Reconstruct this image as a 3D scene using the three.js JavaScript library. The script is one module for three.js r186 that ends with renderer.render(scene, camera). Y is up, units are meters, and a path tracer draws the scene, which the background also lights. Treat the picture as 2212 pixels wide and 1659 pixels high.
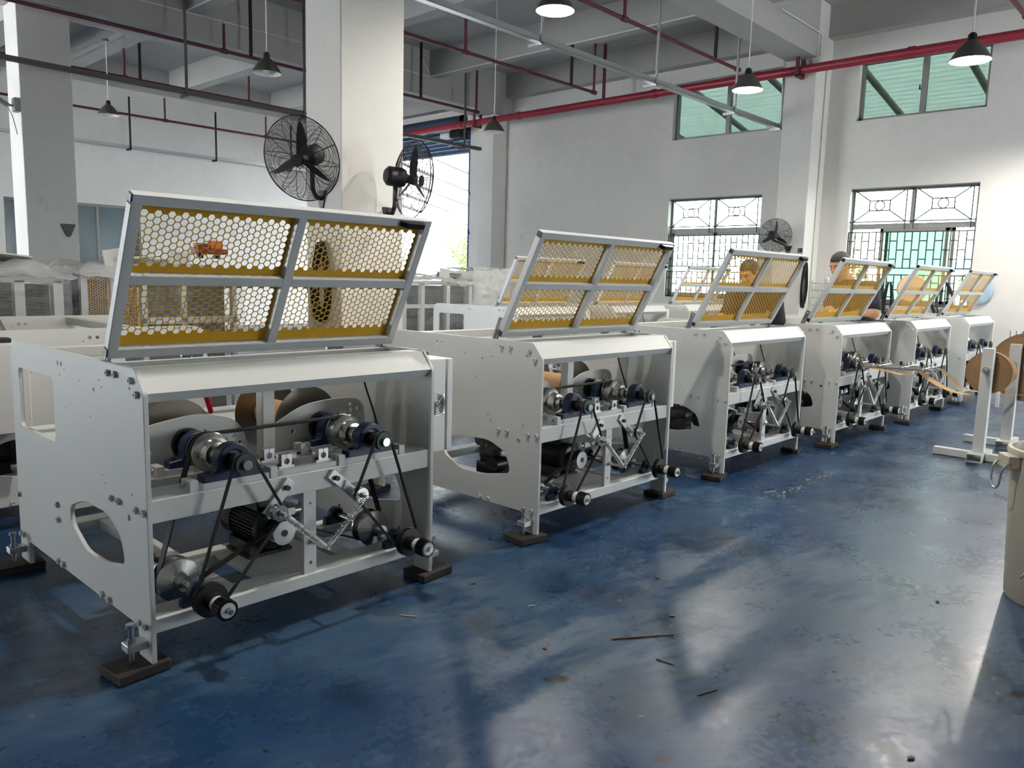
import * as THREE from 'three';
import { mergeGeometries, mergeVertices, toCreasedNormals } from 'three/addons/utils/BufferGeometryUtils.js';
import { RoundedBoxGeometry } from 'three/addons/geometries/RoundedBoxGeometry.js';
import { MarchingCubes } from 'three/addons/objects/MarchingCubes.js';

// ---------------------------------------------------------------- camera, sky, exposure
const scene = new THREE.Scene();
const renderer = new THREE.WebGLRenderer();
renderer.toneMapping = THREE.LinearToneMapping;
renderer.toneMappingExposure = 1.12;
renderer.shadowMap.enabled = true;

const rad = (d) => d * Math.PI / 180;
const V = (x, y, z) => new THREE.Vector3(x, y, z);
const camera = new THREE.PerspectiveCamera(2 * Math.atan(829.5 / 1698.4) * 180 / Math.PI, 2212 / 1659, 0.05, 300);
{
  const yaw = rad(42.75), pitch = rad(7.677), roll = rad(1.525);
  const fw = V(Math.cos(yaw) * Math.cos(pitch), -Math.sin(pitch), -Math.sin(yaw) * Math.cos(pitch));
  const r = fw.clone().cross(V(0, 1, 0)).normalize(), u = r.clone().cross(fw);
  const r2 = r.clone().multiplyScalar(Math.cos(roll)).addScaledVector(u, Math.sin(roll));
  const u2 = u.clone().multiplyScalar(Math.cos(roll)).addScaledVector(r, -Math.sin(roll));
  camera.position.set(0, 1.5, 0);
  camera.quaternion.setFromRotationMatrix(new THREE.Matrix4().makeBasis(r2, u2, fw.clone().negate()));
}
scene.background = new THREE.Color(0.93, 0.97, 1.0);       // bright overcast sky
scene.backgroundIntensity = 20;
const LAMP_CD = 16;                                        // candela of one lit pendant bulb

// ---------------------------------------------------------------- helpers
let seed = 12345;
const rnd = (a = 0, b = 1) => { seed = (Math.imul(seed, 1664525) + 1013904223) >>> 0; return a + (b - a) * (seed / 4294967296); };
const taken = new Map();
function numbered(n) { const k = taken.get(n) ?? 0; taken.set(n, k + 1); return k ? n + '_' + String(k).padStart(3, '0') : n; }
const prep = (g) => {
  const h = g.index ? g.toNonIndexed() : g;
  for (const k of Object.keys(h.attributes)) if (!['position', 'normal', 'uv'].includes(k)) h.deleteAttribute(k);
  if (!h.attributes.uv) h.setAttribute('uv', new THREE.BufferAttribute(new Float32Array(h.attributes.position.count * 2), 2));
  h.morphAttributes = {};
  return h;
};
const merge = (gs) => { const l = [gs].flat(Infinity).map(prep); return l.length === 1 ? l[0] : mergeGeometries(l, false); };
function boxUV(g, k = 1) {                                  // texture coordinates in metres, by the way each face points
  const p = g.attributes.position, n = g.attributes.normal, uv = new Float32Array(p.count * 2);
  for (let i = 0; i < p.count; i++) {
    const ax = Math.abs(n.getX(i)), ay = Math.abs(n.getY(i)), az = Math.abs(n.getZ(i));
    const x = p.getX(i), y = p.getY(i), z = p.getZ(i);
    if (ay >= ax && ay >= az) { uv[2 * i] = x * k; uv[2 * i + 1] = z * k; }
    else if (ax >= az) { uv[2 * i] = z * k; uv[2 * i + 1] = y * k; }
    else { uv[2 * i] = x * k; uv[2 * i + 1] = y * k; }
  }
  g.setAttribute('uv', new THREE.BufferAttribute(uv, 2));
  return g;
}
function mesh(name, gs, mat, parent, uvk) {                  // one named Mesh under parent
  const g = gs.isBufferGeometry ? gs : merge(gs);
  if (uvk) boxUV(g, uvk);
  const m = new THREE.Mesh(g, mat);
  m.name = name; m.castShadow = true; m.receiveShadow = true;
  if (parent) parent.add(m);
  return m;
}
function tag(o, label, category, group) { o.userData.label = label; o.userData.category = category; if (group) o.userData.group = group; return o; }
function thing(name, label, category, pos = [0, 0, 0], turn = 0, group) {
  const o = new THREE.Group(); o.name = numbered(name); o.position.set(...pos); o.rotation.y = turn; scene.add(o);
  return tag(o, label, category, group);
}
function single(name, gs, mat, label, category, group, uvk) { return tag(mesh(numbered(name), gs, mat, scene, uvk), label, category, group); }
function struct(name, gs, mat, label, uvk, parent) {
  const m = mesh(parent ? name : numbered(name), gs, mat, parent ?? scene, uvk);
  if (!parent) { m.userData.kind = 'structure'; if (label) m.userData.label = label; m.userData.category = name.replace(/_.*/, ''); }
  return m;
}
const box = (x0, x1, y0, y1, z0, z1) => new THREE.BoxGeometry(Math.abs(x1 - x0), Math.abs(y1 - y0), Math.abs(z1 - z0)).translate((x0 + x1) / 2, (y0 + y1) / 2, (z0 + z1) / 2);
const rbox = (x0, x1, y0, y1, z0, z1, r = 0.004) => new RoundedBoxGeometry(Math.abs(x1 - x0), Math.abs(y1 - y0), Math.abs(z1 - z0), 1, r).translate((x0 + x1) / 2, (y0 + y1) / 2, (z0 + z1) / 2);
function cyl(a, b, r, n = 12, r2 = r, open = false) {
  const A = V(...a), B = V(...b), d = B.clone().sub(A), L = d.length();
  const g = new THREE.CylinderGeometry(r2, r, L, n, 1, open).translate(0, L / 2, 0);
  g.applyQuaternion(new THREE.Quaternion().setFromUnitVectors(V(0, 1, 0), d.normalize()));
  return g.translate(...a);
}
const tube = (pts, r, seg = 24, n = 6, closed = false, tension = 0.5) => new THREE.TubeGeometry(new THREE.CatmullRomCurve3(pts.map((p) => V(...p)), closed, 'catmullrom', tension), seg, r, n, closed);
function lathe(prof, at, dir, n = 20) {                      // prof: [radius, distance along dir]
  const g = new THREE.LatheGeometry(prof.map(([r, h]) => new THREE.Vector2(Math.max(r, 1e-4), h)), n);
  g.applyQuaternion(new THREE.Quaternion().setFromUnitVectors(V(0, 1, 0), V(...dir).normalize()));
  return toCreasedNormals(g.translate(...at), 0.6);
}
const poly = (pts) => { const s = new THREE.Shape(); pts.forEach(([x, y], i) => (i ? s.lineTo(x, y) : s.moveTo(x, y))); s.closePath(); return s; };
const circlePath = (x, y, r) => { const p = new THREE.Path(); p.absarc(x, y, r, 0, Math.PI * 2, true); return p; };
const ext = (shape, depth, bevel = 0, seg = 8) => new THREE.ExtrudeGeometry(shape, { depth, bevelEnabled: bevel > 0, bevelThickness: bevel, bevelSize: bevel, bevelSegments: 1, curveSegments: seg });
function roundPoly(pts, r) {                                // polygon with rounded corners; r number or per-corner list
  const s = new THREE.Path(), n = pts.length;
  for (let i = 0; i < n; i++) {
    const p = pts[i], a = pts[(i + n - 1) % n], b = pts[(i + 1) % n], q = Array.isArray(r) ? r[i] : r;
    const la = Math.hypot(a[0] - p[0], a[1] - p[1]), lb = Math.hypot(b[0] - p[0], b[1] - p[1]);
    const A = [p[0] + (a[0] - p[0]) / la * q, p[1] + (a[1] - p[1]) / la * q], B = [p[0] + (b[0] - p[0]) / lb * q, p[1] + (b[1] - p[1]) / lb * q];
    if (i) s.lineTo(...A); else s.moveTo(...A);
    if (q > 0) s.quadraticCurveTo(p[0], p[1], ...B);
  }
  s.closePath();
  return s;
}
const asShape = (path, seg = 6) => new THREE.Shape(path.getPoints(seg));
const Zs = (g) => g.rotateY(Math.PI / 2);                    // shape (s, y) drawn in XY: s goes to -z, extrusion to +x

// ---- noise
const hash = (x, y, s) => { let h = Math.imul(x, 374761393) + Math.imul(y, 668265263) + Math.imul(s, 974711); h = Math.imul(h ^ (h >>> 13), 1274126177); return ((h ^ (h >>> 16)) >>> 0) / 4294967296; };
function vnoise(x, y, s) {
  const xi = Math.floor(x), yi = Math.floor(y); let u = x - xi, v = y - yi; u = u * u * (3 - 2 * u); v = v * v * (3 - 2 * v);
  const a = hash(xi, yi, s), b = hash(xi + 1, yi, s), c = hash(xi, yi + 1, s), d = hash(xi + 1, yi + 1, s);
  return a + (b - a) * u + (c - a) * v + (a - b - c + d) * u * v;
}
const fbm = (x, y, s, o) => { let t = 0, a = 0.5, n = 0; for (let i = 0; i < o; i++) { t += a * vnoise(x, y, s + i); n += a; x *= 2.03; y *= 2.03; a *= 0.5; } return t / n; };
const sm = (a, b, x) => { const t = Math.min(1, Math.max(0, (x - a) / (b - a))); return t * t * (3 - 2 * t); };
function dataTex(w, h, fn, srgb, repeat) {
  const d = new Uint8Array(w * h * 4);
  for (let j = 0; j < h; j++) for (let i = 0; i < w; i++) { const c = fn(i, j), k = (j * w + i) * 4; d[k] = c[0]; d[k + 1] = c[1]; d[k + 2] = c[2]; d[k + 3] = 255; }
  const t = new THREE.DataTexture(d, w, h); t.magFilter = THREE.LinearFilter; t.minFilter = THREE.LinearMipmapLinearFilter; t.wrapS = t.wrapT = THREE.RepeatWrapping;
  if (srgb) t.colorSpace = THREE.SRGBColorSpace;
  if (repeat) t.repeat.set(repeat, repeat);
  t.needsUpdate = true; return t;
}
const tileNoise = (i, j, w, f, s, o) => {                    // tileable fbm on a w-pixel square
  let t = 0, a = 0.5, n = 0;
  for (let k = 0; k < o; k++) {
    const x = i / w * f, y = j / w * f, xi = Math.floor(x), yi = Math.floor(y); let u = x - xi, v = y - yi; u = u * u * (3 - 2 * u); v = v * v * (3 - 2 * v);
    const A = hash(xi % f, yi % f, s + k), B = hash((xi + 1) % f, yi % f, s + k), C = hash(xi % f, (yi + 1) % f, s + k), D = hash((xi + 1) % f, (yi + 1) % f, s + k);
    t += a * (A + (B - A) * u + (C - A) * v + (A - B - C + D) * u * v); n += a; f *= 2; a *= 0.5;
  }
  return t / n;
};

// ---------------------------------------------------------------- materials
const std = (color, roughness = 0.6, metalness = 0, more = {}) => new THREE.MeshPhysicalMaterial({ color, roughness, metalness, ...more });
const grime = dataTex(512, 512, (i, j) => {                  // plaster: faint patches, roller marks, grey scuffs
  const a = tileNoise(i, j, 512, 4, 21, 5), b = tileNoise(i, j, 512, 32, 31, 3), c = tileNoise(i * 3 % 512, j, 512, 8, 41, 4);
  let v = 230 + (a - 0.5) * 16 + (b - 0.5) * 6; if (c > 0.8) v -= (c - 0.8) * 110;
  return [v, v * 0.995, v * 0.985];
}, true);
grime.repeat.set(0.25, 0.25);
const grain = dataTex(256, 256, (i, j) => {
  const w = tileNoise(i, j, 256, 4, 7, 3) * 0.5 + tileNoise((i * 8) % 256, j, 256, 8, 9, 3) * 0.5, k = 0.55 + w * 0.7; return [50 * k, 45 * k, 40 * k];
}, true, 3);
const kraftTex = dataTex(256, 256, (i, j) => { const k = 0.9 + tileNoise(i, j, 256, 32, 17, 3) * 0.2; return [178 * k, 142 * k, 100 * k]; }, true, 4);
const ringTex = dataTex(64, 512, (i, j) => { const k = 0.92 + vnoise(j * 0.35, 0, 3) * 0.09 + vnoise(j * 0.05, 5, 4) * 0.07; return [150 * k, 118 * k, 84 * k]; }, true);
const M = {
  paint: std('#d0d2cf', 0.42),
  cabinet: std('#e6e6e4', 0.4),
  yellow: std('#c4960f', 0.45),
  rail: std('#c0c3c3', 0.45, 0.1),
  steel: std('#c9c9c6', 0.24, 1),
  steelDull: std('#867f75', 0.3, 1),
  chrome: std('#e4e4e4', 0.12, 1),
  alu: std('#b9bbbd', 0.4, 0.9),
  stay: std('#6f7376', 0.45, 0.6),
  galv: std('#b4b8ba', 0.36, 0.85),
  black: std('#0d0e0f', 0.45),
  rubber: std('#101010', 0.75),
  blackGloss: std('#08090a', 0.22),
  blue: std('#12294a', 0.42),
  green: std('#243a3c', 0.5),
  motor: std('#10181b', 0.4),
  cream: std('#d7d6bf', 0.55),
  white: std('#e9e9e6', 0.5),
  red: std('#b3131d', 0.4),
  zinc: std('#b8bcbc', 0.32, 0.9),
  wood: std('#ffffff', 0.85, 0, { map: grain, bumpMap: grain, bumpScale: 0.002 }),
  kraft: std('#ffffff', 0.8, 0, { map: kraftTex }),
  kraftFace: std('#ffffff', 0.85, 0, { map: ringTex }),
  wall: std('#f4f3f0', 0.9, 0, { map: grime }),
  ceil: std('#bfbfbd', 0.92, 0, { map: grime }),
  sprinkler: std('#5a1f29', 0.5),
  redPipe: std('#962338', 0.42),
  shade: std('#4c4a45', 0.5),
  shadeIn: std('#e9e9e6', 0.5),
  bulbOff: std('#e8e6dc', 0.35),
  bulbOn: new THREE.MeshStandardMaterial({ color: '#ffffff', emissive: new THREE.Color(1, 0.98, 0.95), emissiveIntensity: 26 }),
  trayDark: std('#5c5a55', 0.6, 0.3),
  winFrame: std('#8d8c88', 0.5, 0.4),
  grille: std('#3f4a47', 0.6, 0.2),
  glass: std('#f2fbf6', 0.06, 0, { transmission: 1, thickness: 0, ior: 1.45 }),
  glassDim: std('#b4cfc0', 0.1, 0, { transmission: 1, thickness: 0, ior: 1.45 }),
  glassGreen: std('#7d8882', 0.1, 0, { transmission: 1, thickness: 0, ior: 1.45 }),
  skin: std('#b98561', 0.55),
  hair: std('#17130f', 0.6),
  navy: std('#171a24', 0.85),
  trousers: std('#23242a', 0.85),
};
// ---------------------------------------------------------------- the hall: floor
const WX = 14.5, ZB = -20.5, ZF = 7, XL = -8, CEIL = 6.35;
function floorColour(x, z, fine) {                           // worn blue floor paint, in world metres
  const big = fbm(x * 0.35, z * 0.35, 3, 3), mid = fbm(x * 1.7, z * 1.7, 11, 4), sc = fbm(x * 9 + z * 2, z * 30 - x * 7, 23, 3), sp = vnoise(x * 60, z * 60, 51);
  const wear = sm(0.5, 0.74, mid * 0.6 + big * 0.3 + sc * 0.2);
  let r = 26, g = 58, b = 94;
  r += wear * 26; g += wear * 20; b += wear * 10;
  const k = 0.86 + 0.28 * (mid * 0.5 + sc * 0.5); r *= k; g *= k; b *= k;
  const aisle = sm(-2.6, -1.2, z) * sm(1.6, 4.5, x) * 0.24, scuff = sm(0.5, 0.66, fbm(x * 2.3 + 31, z * 2.3, 83, 4) * 0.62 + sc * 0.28 + aisle) * (0.55 + 0.45 * vnoise(x * 46, z * 90 + x * 18, 87));
  r += (98 - r) * scuff * 0.62; g += (108 - g) * scuff * 0.62; b += (116 - b) * scuff * 0.62;   // scuffed paint along the aisle
  const dirt = sm(0.62, 0.8, fbm(x * 3.1 + 7, z * 3.1, 71, 4)); r -= dirt * 8; g -= dirt * 13; b -= dirt * 20;
  if (fine) {
    if (sp > 0.93) { const q = (sp - 0.93) * 240; r += q * 0.5; g += q * 0.45; b += q * 0.35; }
    const ds = vnoise(x * 23 + 5, z * 31, 61); if (ds > 0.94) { const q = (ds - 0.94) * 9; r *= 1 - q * 0.6; g *= 1 - q * 0.68; b *= 1 - q * 0.75; }
  }
  return [r, g, b];
}
const NX0 = 0, NX1 = 7.2, NZ0 = -3.6, NZ1 = 1.2;             // near part of the floor carries the finer texture
const marks = [];
for (let i = 0; i < 330; i++) marks.push([rnd(0.6, 7.1), rnd(-2.9, 1.1), rnd(0.004, 0.016), rnd(0.3, 1), rnd(0, Math.PI), rnd() > 0.25 ? [34, 30, 27] : [150, 120, 84]]);
for (const [x, z, r] of [[2.62, -0.72, 0.05], [2.5, -0.9, 0.03], [2.2, -1.75, 0.055], [3.35, -0.47, 0.035], [3.25, -0.4, 0.03], [3.2, -0.43, 0.025], [4.2, -1.1, 0.05], [4.1, -1.05, 0.04], [2.05, -1.2, 0.035]]) marks.push([x, z, r, 0.6, rnd(0, 3), [40, 38, 34]]);
for (let i = 0; i < 60; i++) marks.push([rnd(5.2, 6.4), -2.32 + rnd(-0.05, 0.05), rnd(0.006, 0.03), 0.35, rnd(-0.2, 0.2), [176, 160, 104]]);
const strokes = [];                                          // long scratches and drag marks
for (let i = 0; i < 36; i++) { const a = rnd(-0.5, 0.5) + (rnd() > 0.4 ? 0 : 1.2), L = rnd(0.15, 1.1), x = rnd(0.7, 6.9), z = rnd(-2.8, 1); strokes.push([x, z, x + Math.cos(a) * L, z + Math.sin(a) * L, rnd(0.0012, 0.003), rnd() > 0.45 ? -1 : 1]); }
{
  const w = 2048, h = 1366, sx = (NX1 - NX0) / w, sz = (NZ1 - NZ0) / h, near = new Float32Array(w * h * 3);
  for (let j = 0; j < h; j++) for (let i = 0; i < w; i++) { const c = floorColour(NX0 + (i + 0.5) * sx, NZ0 + (j + 0.5) * sz, true), k = (j * w + i) * 3; near[k] = c[0]; near[k + 1] = c[1]; near[k + 2] = c[2]; }
  const stamp = (x, z, rx, rz, a, c, op) => {
    const R = Math.max(rx, rz), i0 = Math.max(0, Math.floor((x - R - NX0) / sx)), i1 = Math.min(w - 1, Math.ceil((x + R - NX0) / sx)), j0 = Math.max(0, Math.floor((z - R - NZ0) / sz)), j1 = Math.min(h - 1, Math.ceil((z + R - NZ0) / sz));
    for (let j = j0; j <= j1; j++) for (let i = i0; i <= i1; i++) {
      const dx = NX0 + (i + 0.5) * sx - x, dz = NZ0 + (j + 0.5) * sz - z, u = (dx * Math.cos(a) + dz * Math.sin(a)) / rx, v = (-dx * Math.sin(a) + dz * Math.cos(a)) / rz;
      const d = Math.hypot(u, v) + (vnoise(i * 0.21, j * 0.21, 91) - 0.5) * 0.9, f = op * (1 - sm(0.7, 0.95, d)), k = (j * w + i) * 3;
      if (f > 0) for (let q = 0; q < 3; q++) near[k + q] += (c[q] - near[k + q]) * f;
    }
  };
  for (const [x, z, r, asp, a, c] of marks) stamp(x, z, r, r * asp, a, c, 0.75);
  for (const [x0, z0, x1, z1, t, sgn] of strokes) {
    const n = Math.ceil(Math.hypot(x1 - x0, z1 - z0) / 0.006);
    for (let i = 0; i < n; i++) { const f = i / n; if (vnoise(f * 12, x0 * 9, 5) < 0.35) continue; stamp(x0 + (x1 - x0) * f, z0 + (z1 - z0) * f, t + 0.003, t + 0.002, 0, sgn < 0 ? [36, 46, 58] : [110, 128, 142], 0.28); }
  }
  const cl = (v) => Math.max(0, Math.min(255, v));
  const nearTex = dataTex(w, h, (i, j) => { const k = (j * w + i) * 3; return [cl(near[k]), cl(near[k + 1]), cl(near[k + 2])]; }, true);
  const F = 1536, farTex = dataTex(F, F, (i, j) => floorColour(XL + (i + 0.5) / F * (WX - XL), ZB + (j + 0.5) / F * (ZF - ZB), false).map(cl), true);
  const rough = dataTex(512, 512, (i, j) => { const v = 255 * Math.min(1, 0.2 + 0.27 * tileNoise(i, j, 512, 8, 101, 5) + 0.08 * tileNoise(i, j, 512, 128, 111, 1)); return [v, v, v]; }, false);
  const bump = dataTex(512, 512, (i, j) => { const v = 255 * (0.6 * tileNoise(i, j, 512, 16, 121, 5) + 0.4 * tileNoise(i, j, 512, 6, 131, 2)); return [v, v, v]; }, false);
  rough.repeat.set(3, 2); bump.repeat.set(5, 3.33);
  const r2 = rough.clone(), b2 = bump.clone(); r2.repeat.set(9.4, 11.5); b2.repeat.set(15.6, 19.1); r2.needsUpdate = b2.needsUpdate = true;
  M.floorNear = std('#ffffff', 0.8, 0, { map: nearTex, roughnessMap: rough, bumpMap: bump, bumpScale: 0.0009, specularIntensity: 0.75 });
  M.floorFar = std('#ffffff', 0.8, 0, { map: farTex, roughnessMap: r2, bumpMap: b2, bumpScale: 0.0009, specularIntensity: 0.75 });
  const plane = (x0, x1, z0, z1, u0, u1, w0, w1) => {
    const g = new THREE.BufferGeometry(), U = (x) => (x - u0) / (u1 - u0), W = (z) => (z - w0) / (w1 - w0);
    g.setAttribute('position', new THREE.BufferAttribute(new Float32Array([x0, 0, z0, x0, 0, z1, x1, 0, z1, x0, 0, z0, x1, 0, z1, x1, 0, z0]), 3));
    g.setAttribute('normal', new THREE.BufferAttribute(new Float32Array([0, 1, 0, 0, 1, 0, 0, 1, 0, 0, 1, 0, 0, 1, 0, 0, 1, 0]), 3));
    g.setAttribute('uv', new THREE.BufferAttribute(new Float32Array([U(x0), W(z0), U(x0), W(z1), U(x1), W(z1), U(x0), W(z0), U(x1), W(z1), U(x1), W(z0)]), 2));
    return g;
  };
  const far = (a, b, c, d) => plane(a, b, c, d, XL, WX, ZB, ZF);
  const fl = new THREE.Group(); fl.name = 'floor'; fl.userData = { kind: 'structure', label: 'worn glossy blue painted concrete floor of the hall', category: 'floor' }; scene.add(fl);
  mesh('painted_surface', plane(NX0, NX1, NZ0, NZ1, NX0, NX1, NZ0, NZ1), M.floorNear, fl);
  mesh('painted_surface', [far(XL, NX0, ZB, ZF), far(NX1, WX, ZB, ZF), far(NX0, NX1, ZB, NZ0), far(NX0, NX1, NZ1, ZF)], M.floorFar, fl);
  mesh('slab', box(XL - 0.25, WX + 0.25, -0.25, -0.002, ZB - 0.25, ZF + 0.25), std('#77777a', 0.9), fl);
}

// ---------------------------------------------------------------- the hall: walls, columns, beams, ceiling
// windows in the right-hand wall: [z0, z1, y0, y1]
const LOW = [[-9.08, -7.02, 1.2, 3.22], [-5.36, -3.33, 1.2, 3.22], [-1.6, 0.45, 1.2, 3.22]];
const UPP = [[-9.08, -6.75, 4.4, 5.52], [-5.37, -3.35, 4.38, 5.4], [-1.6, 0.45, 4.38, 5.4]];
const DOOR = [-19.4, -15.08, 0, 5.4];
{
  const wallShape = (u0, u1, holes) => { const s = poly([[u0, 0], [u1, 0], [u1, CEIL], [u0, CEIL]]); for (const [a, b, c, d] of holes) { const p = new THREE.Path(); p.moveTo(a, c); p.lineTo(a, d); p.lineTo(b, d); p.lineTo(b, c); p.closePath(); s.holes.push(p); } return s; };
  // (u = -z) drawn in XY, turned so that extrusion runs along +x
  const H = [...LOW, ...UPP, [DOOR[0], DOOR[1], 0.001, DOOR[3]]].map(([z0, z1, y0, y1]) => [-z1, -z0, y0, y1]);
  struct('wall_right', Zs(ext(wallShape(-ZF, -ZB, H), 0.25)).translate(WX, 0, 0), M.wall, 'white plastered wall with barred windows and the roller door', 1);
  const back = ext(wallShape(XL, WX, [[5.35, 8.35, 0.9, 3.0], [0.6, 4.0, 0.9, 3.0]]), 0.25).translate(0, 0, ZB - 0.25);
  struct('wall_back', back, M.wall, 'white back wall behind the wrapped machines', 1);
  struct('wall_left', Zs(ext(wallShape(-ZF, -ZB, [[14.6, 20, 0.001, 4.8]]), 0.25)).translate(XL - 0.25, 0, 0), M.wall, 'wall with a loading door on the far left', 1);
  struct('wall_front', ext(wallShape(XL, WX, [[9.2, 12.2, 0.001, 3.6]]), 0.25).translate(0, 0, ZF), M.wall, 'wall with a loading door on the near side', 1);
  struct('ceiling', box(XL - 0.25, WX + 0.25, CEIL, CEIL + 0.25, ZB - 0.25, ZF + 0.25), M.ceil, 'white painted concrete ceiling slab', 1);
  const col = (n, x0, x1, z0, z1, label) => struct('column', rbox(x0, x1, 0, CEIL, z0, z1, 0.012), M.wall, label, 1);
  col(1, 4.09, 4.775, -6.4, -5.86, 'square white column that carries the two black fans');
  col(2, 3.9, 4.63, -14.4, -13.8, 'white column at the left with a black triangular bracket');
  col(3, 13.85, WX, -6.42, -5.86, 'white wall column between the two barred windows');
  col(4, 14.02, WX, -14.3, -13.79, 'white wall column beside the roller door');
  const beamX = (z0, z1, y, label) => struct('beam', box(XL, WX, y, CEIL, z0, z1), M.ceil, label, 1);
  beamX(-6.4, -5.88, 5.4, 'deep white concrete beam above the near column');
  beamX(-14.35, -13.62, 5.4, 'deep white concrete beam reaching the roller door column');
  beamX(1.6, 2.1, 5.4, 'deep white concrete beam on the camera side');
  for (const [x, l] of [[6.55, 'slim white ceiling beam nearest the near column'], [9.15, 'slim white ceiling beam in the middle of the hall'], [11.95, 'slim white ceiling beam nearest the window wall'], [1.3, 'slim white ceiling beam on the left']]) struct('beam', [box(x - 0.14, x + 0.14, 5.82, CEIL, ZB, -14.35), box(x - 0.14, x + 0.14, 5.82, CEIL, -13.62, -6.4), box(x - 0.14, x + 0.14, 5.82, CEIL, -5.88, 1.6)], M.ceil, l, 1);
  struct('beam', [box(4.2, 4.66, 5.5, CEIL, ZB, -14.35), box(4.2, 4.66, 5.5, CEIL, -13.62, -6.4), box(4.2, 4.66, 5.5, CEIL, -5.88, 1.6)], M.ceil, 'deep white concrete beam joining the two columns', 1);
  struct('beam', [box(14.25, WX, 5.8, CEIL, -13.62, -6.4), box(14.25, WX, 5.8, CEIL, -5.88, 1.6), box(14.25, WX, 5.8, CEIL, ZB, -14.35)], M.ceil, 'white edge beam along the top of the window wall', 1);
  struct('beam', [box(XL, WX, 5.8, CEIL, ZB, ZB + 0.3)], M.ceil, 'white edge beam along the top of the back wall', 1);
  // dark glazing of the office behind the back wall
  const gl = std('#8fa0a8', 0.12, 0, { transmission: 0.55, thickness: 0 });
  for (const [x0, x1, n] of [[5.35, 8.35, 3], [0.6, 4.0, 3]]) {
    const w = mesh(numbered('window_4'), [box(x0, x1, 0.9, 0.96, ZB - 0.16, ZB - 0.08), box(x0, x1, 2.94, 3.0, ZB - 0.16, ZB - 0.08), ...Array.from({ length: n + 1 }, (_, i) => { const x = x0 + (x1 - x0 - 0.05) * i / n; return box(x, x + 0.05, 0.96, 2.94, ZB - 0.16, ZB - 0.08); })], M.winFrame, scene);
    w.userData = { kind: 'structure', label: x0 > 5 ? 'grey office window in the back wall right of the left column' : 'dark office window in the back wall at the left edge', category: 'window' };
    for (let i = 0; i < n; i++) { const a = x0 + (x1 - x0 - 0.05) * i / n + 0.05, b = x0 + (x1 - x0 - 0.05) * (i + 1) / n; mesh('pane', box(a, b, 0.96, 2.94, ZB - 0.125, ZB - 0.115), gl, w); }
  }
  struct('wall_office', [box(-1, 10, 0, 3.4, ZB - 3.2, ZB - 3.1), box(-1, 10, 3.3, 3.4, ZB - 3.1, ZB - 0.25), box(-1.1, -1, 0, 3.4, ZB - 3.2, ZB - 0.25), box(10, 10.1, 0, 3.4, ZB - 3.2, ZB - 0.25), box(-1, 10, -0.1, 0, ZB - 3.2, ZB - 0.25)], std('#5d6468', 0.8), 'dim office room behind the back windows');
}

// windows with steel grilles
function grilleLower(z0, z1, y0, y1) {                       // brick-bond bars, in the plane x = 0
  const g = [], b = 0.0115, n = Math.round((z1 - z0) / 0.12), yT = y1 - 0.70, bar = (za, ya, zb, yb, r = b) => g.push(cyl([0, ya, za], [0, yb, zb], r, 5));
  const ya = y0 + 0.02, yb = yT - 0.06, yc = ya + (yb - ya) * 0.41, yd = yc + 0.115;
  for (const y of [ya, yc, yd, yb]) bar(z0, y, z1, y);
  for (let i = 0; i <= n; i++) {
    const z = z0 + (z1 - z0) * i / n; bar(z, ya, z, yc); bar(z, yd, z, yb);
    if (i < n) { const zn = z0 + (z1 - z0) * (i + 1) / n; for (const [p, q, m] of [[ya, yc, 4], [yd, yb, 4]]) for (let k = 1; k < m; k++) if ((k + i) % 2) bar(z, p + (q - p) * k / m, zn, p + (q - p) * k / m); }
  }
  const half = (z1 - z0) / 2, u0 = yT + 0.12, u1 = y1 - 0.03;
  bar(z0, u0, z1, u0); bar(z0, u1, z1, u1);
  for (let k = 0; k < 2; k++) {
    const a = z0 + half * k + 0.06, c = a + half - 0.14, m = (a + c) / 2, wq = 0.17, hm = (u0 + u1) / 2, hq = 0.085;
    for (const z of [a, c]) bar(z, yT - 0.02, z, u1);
    bar(m - wq, hm - hq, m + wq, hm - hq); bar(m - wq, hm + hq, m + wq, hm + hq); bar(m - wq, hm - hq, m - wq, hm + hq); bar(m + wq, hm - hq, m + wq, hm + hq);
    for (const sz of [-1, 1]) for (const sy of [-1, 1]) bar(m + sz * wq, hm + sy * hq, sz < 0 ? a : c, sy < 0 ? u0 : u1);
    g.push(new THREE.TorusGeometry(0.08, b * 0.9, 5, 24).rotateY(Math.PI / 2).translate(0, hm, m));
  }
  return g;
}
const winWords = ['left barred window with white daylight behind the third machine', 'right barred window with trees outside behind the fifth machine', 'barred window beyond the right edge of the view'];
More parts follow.
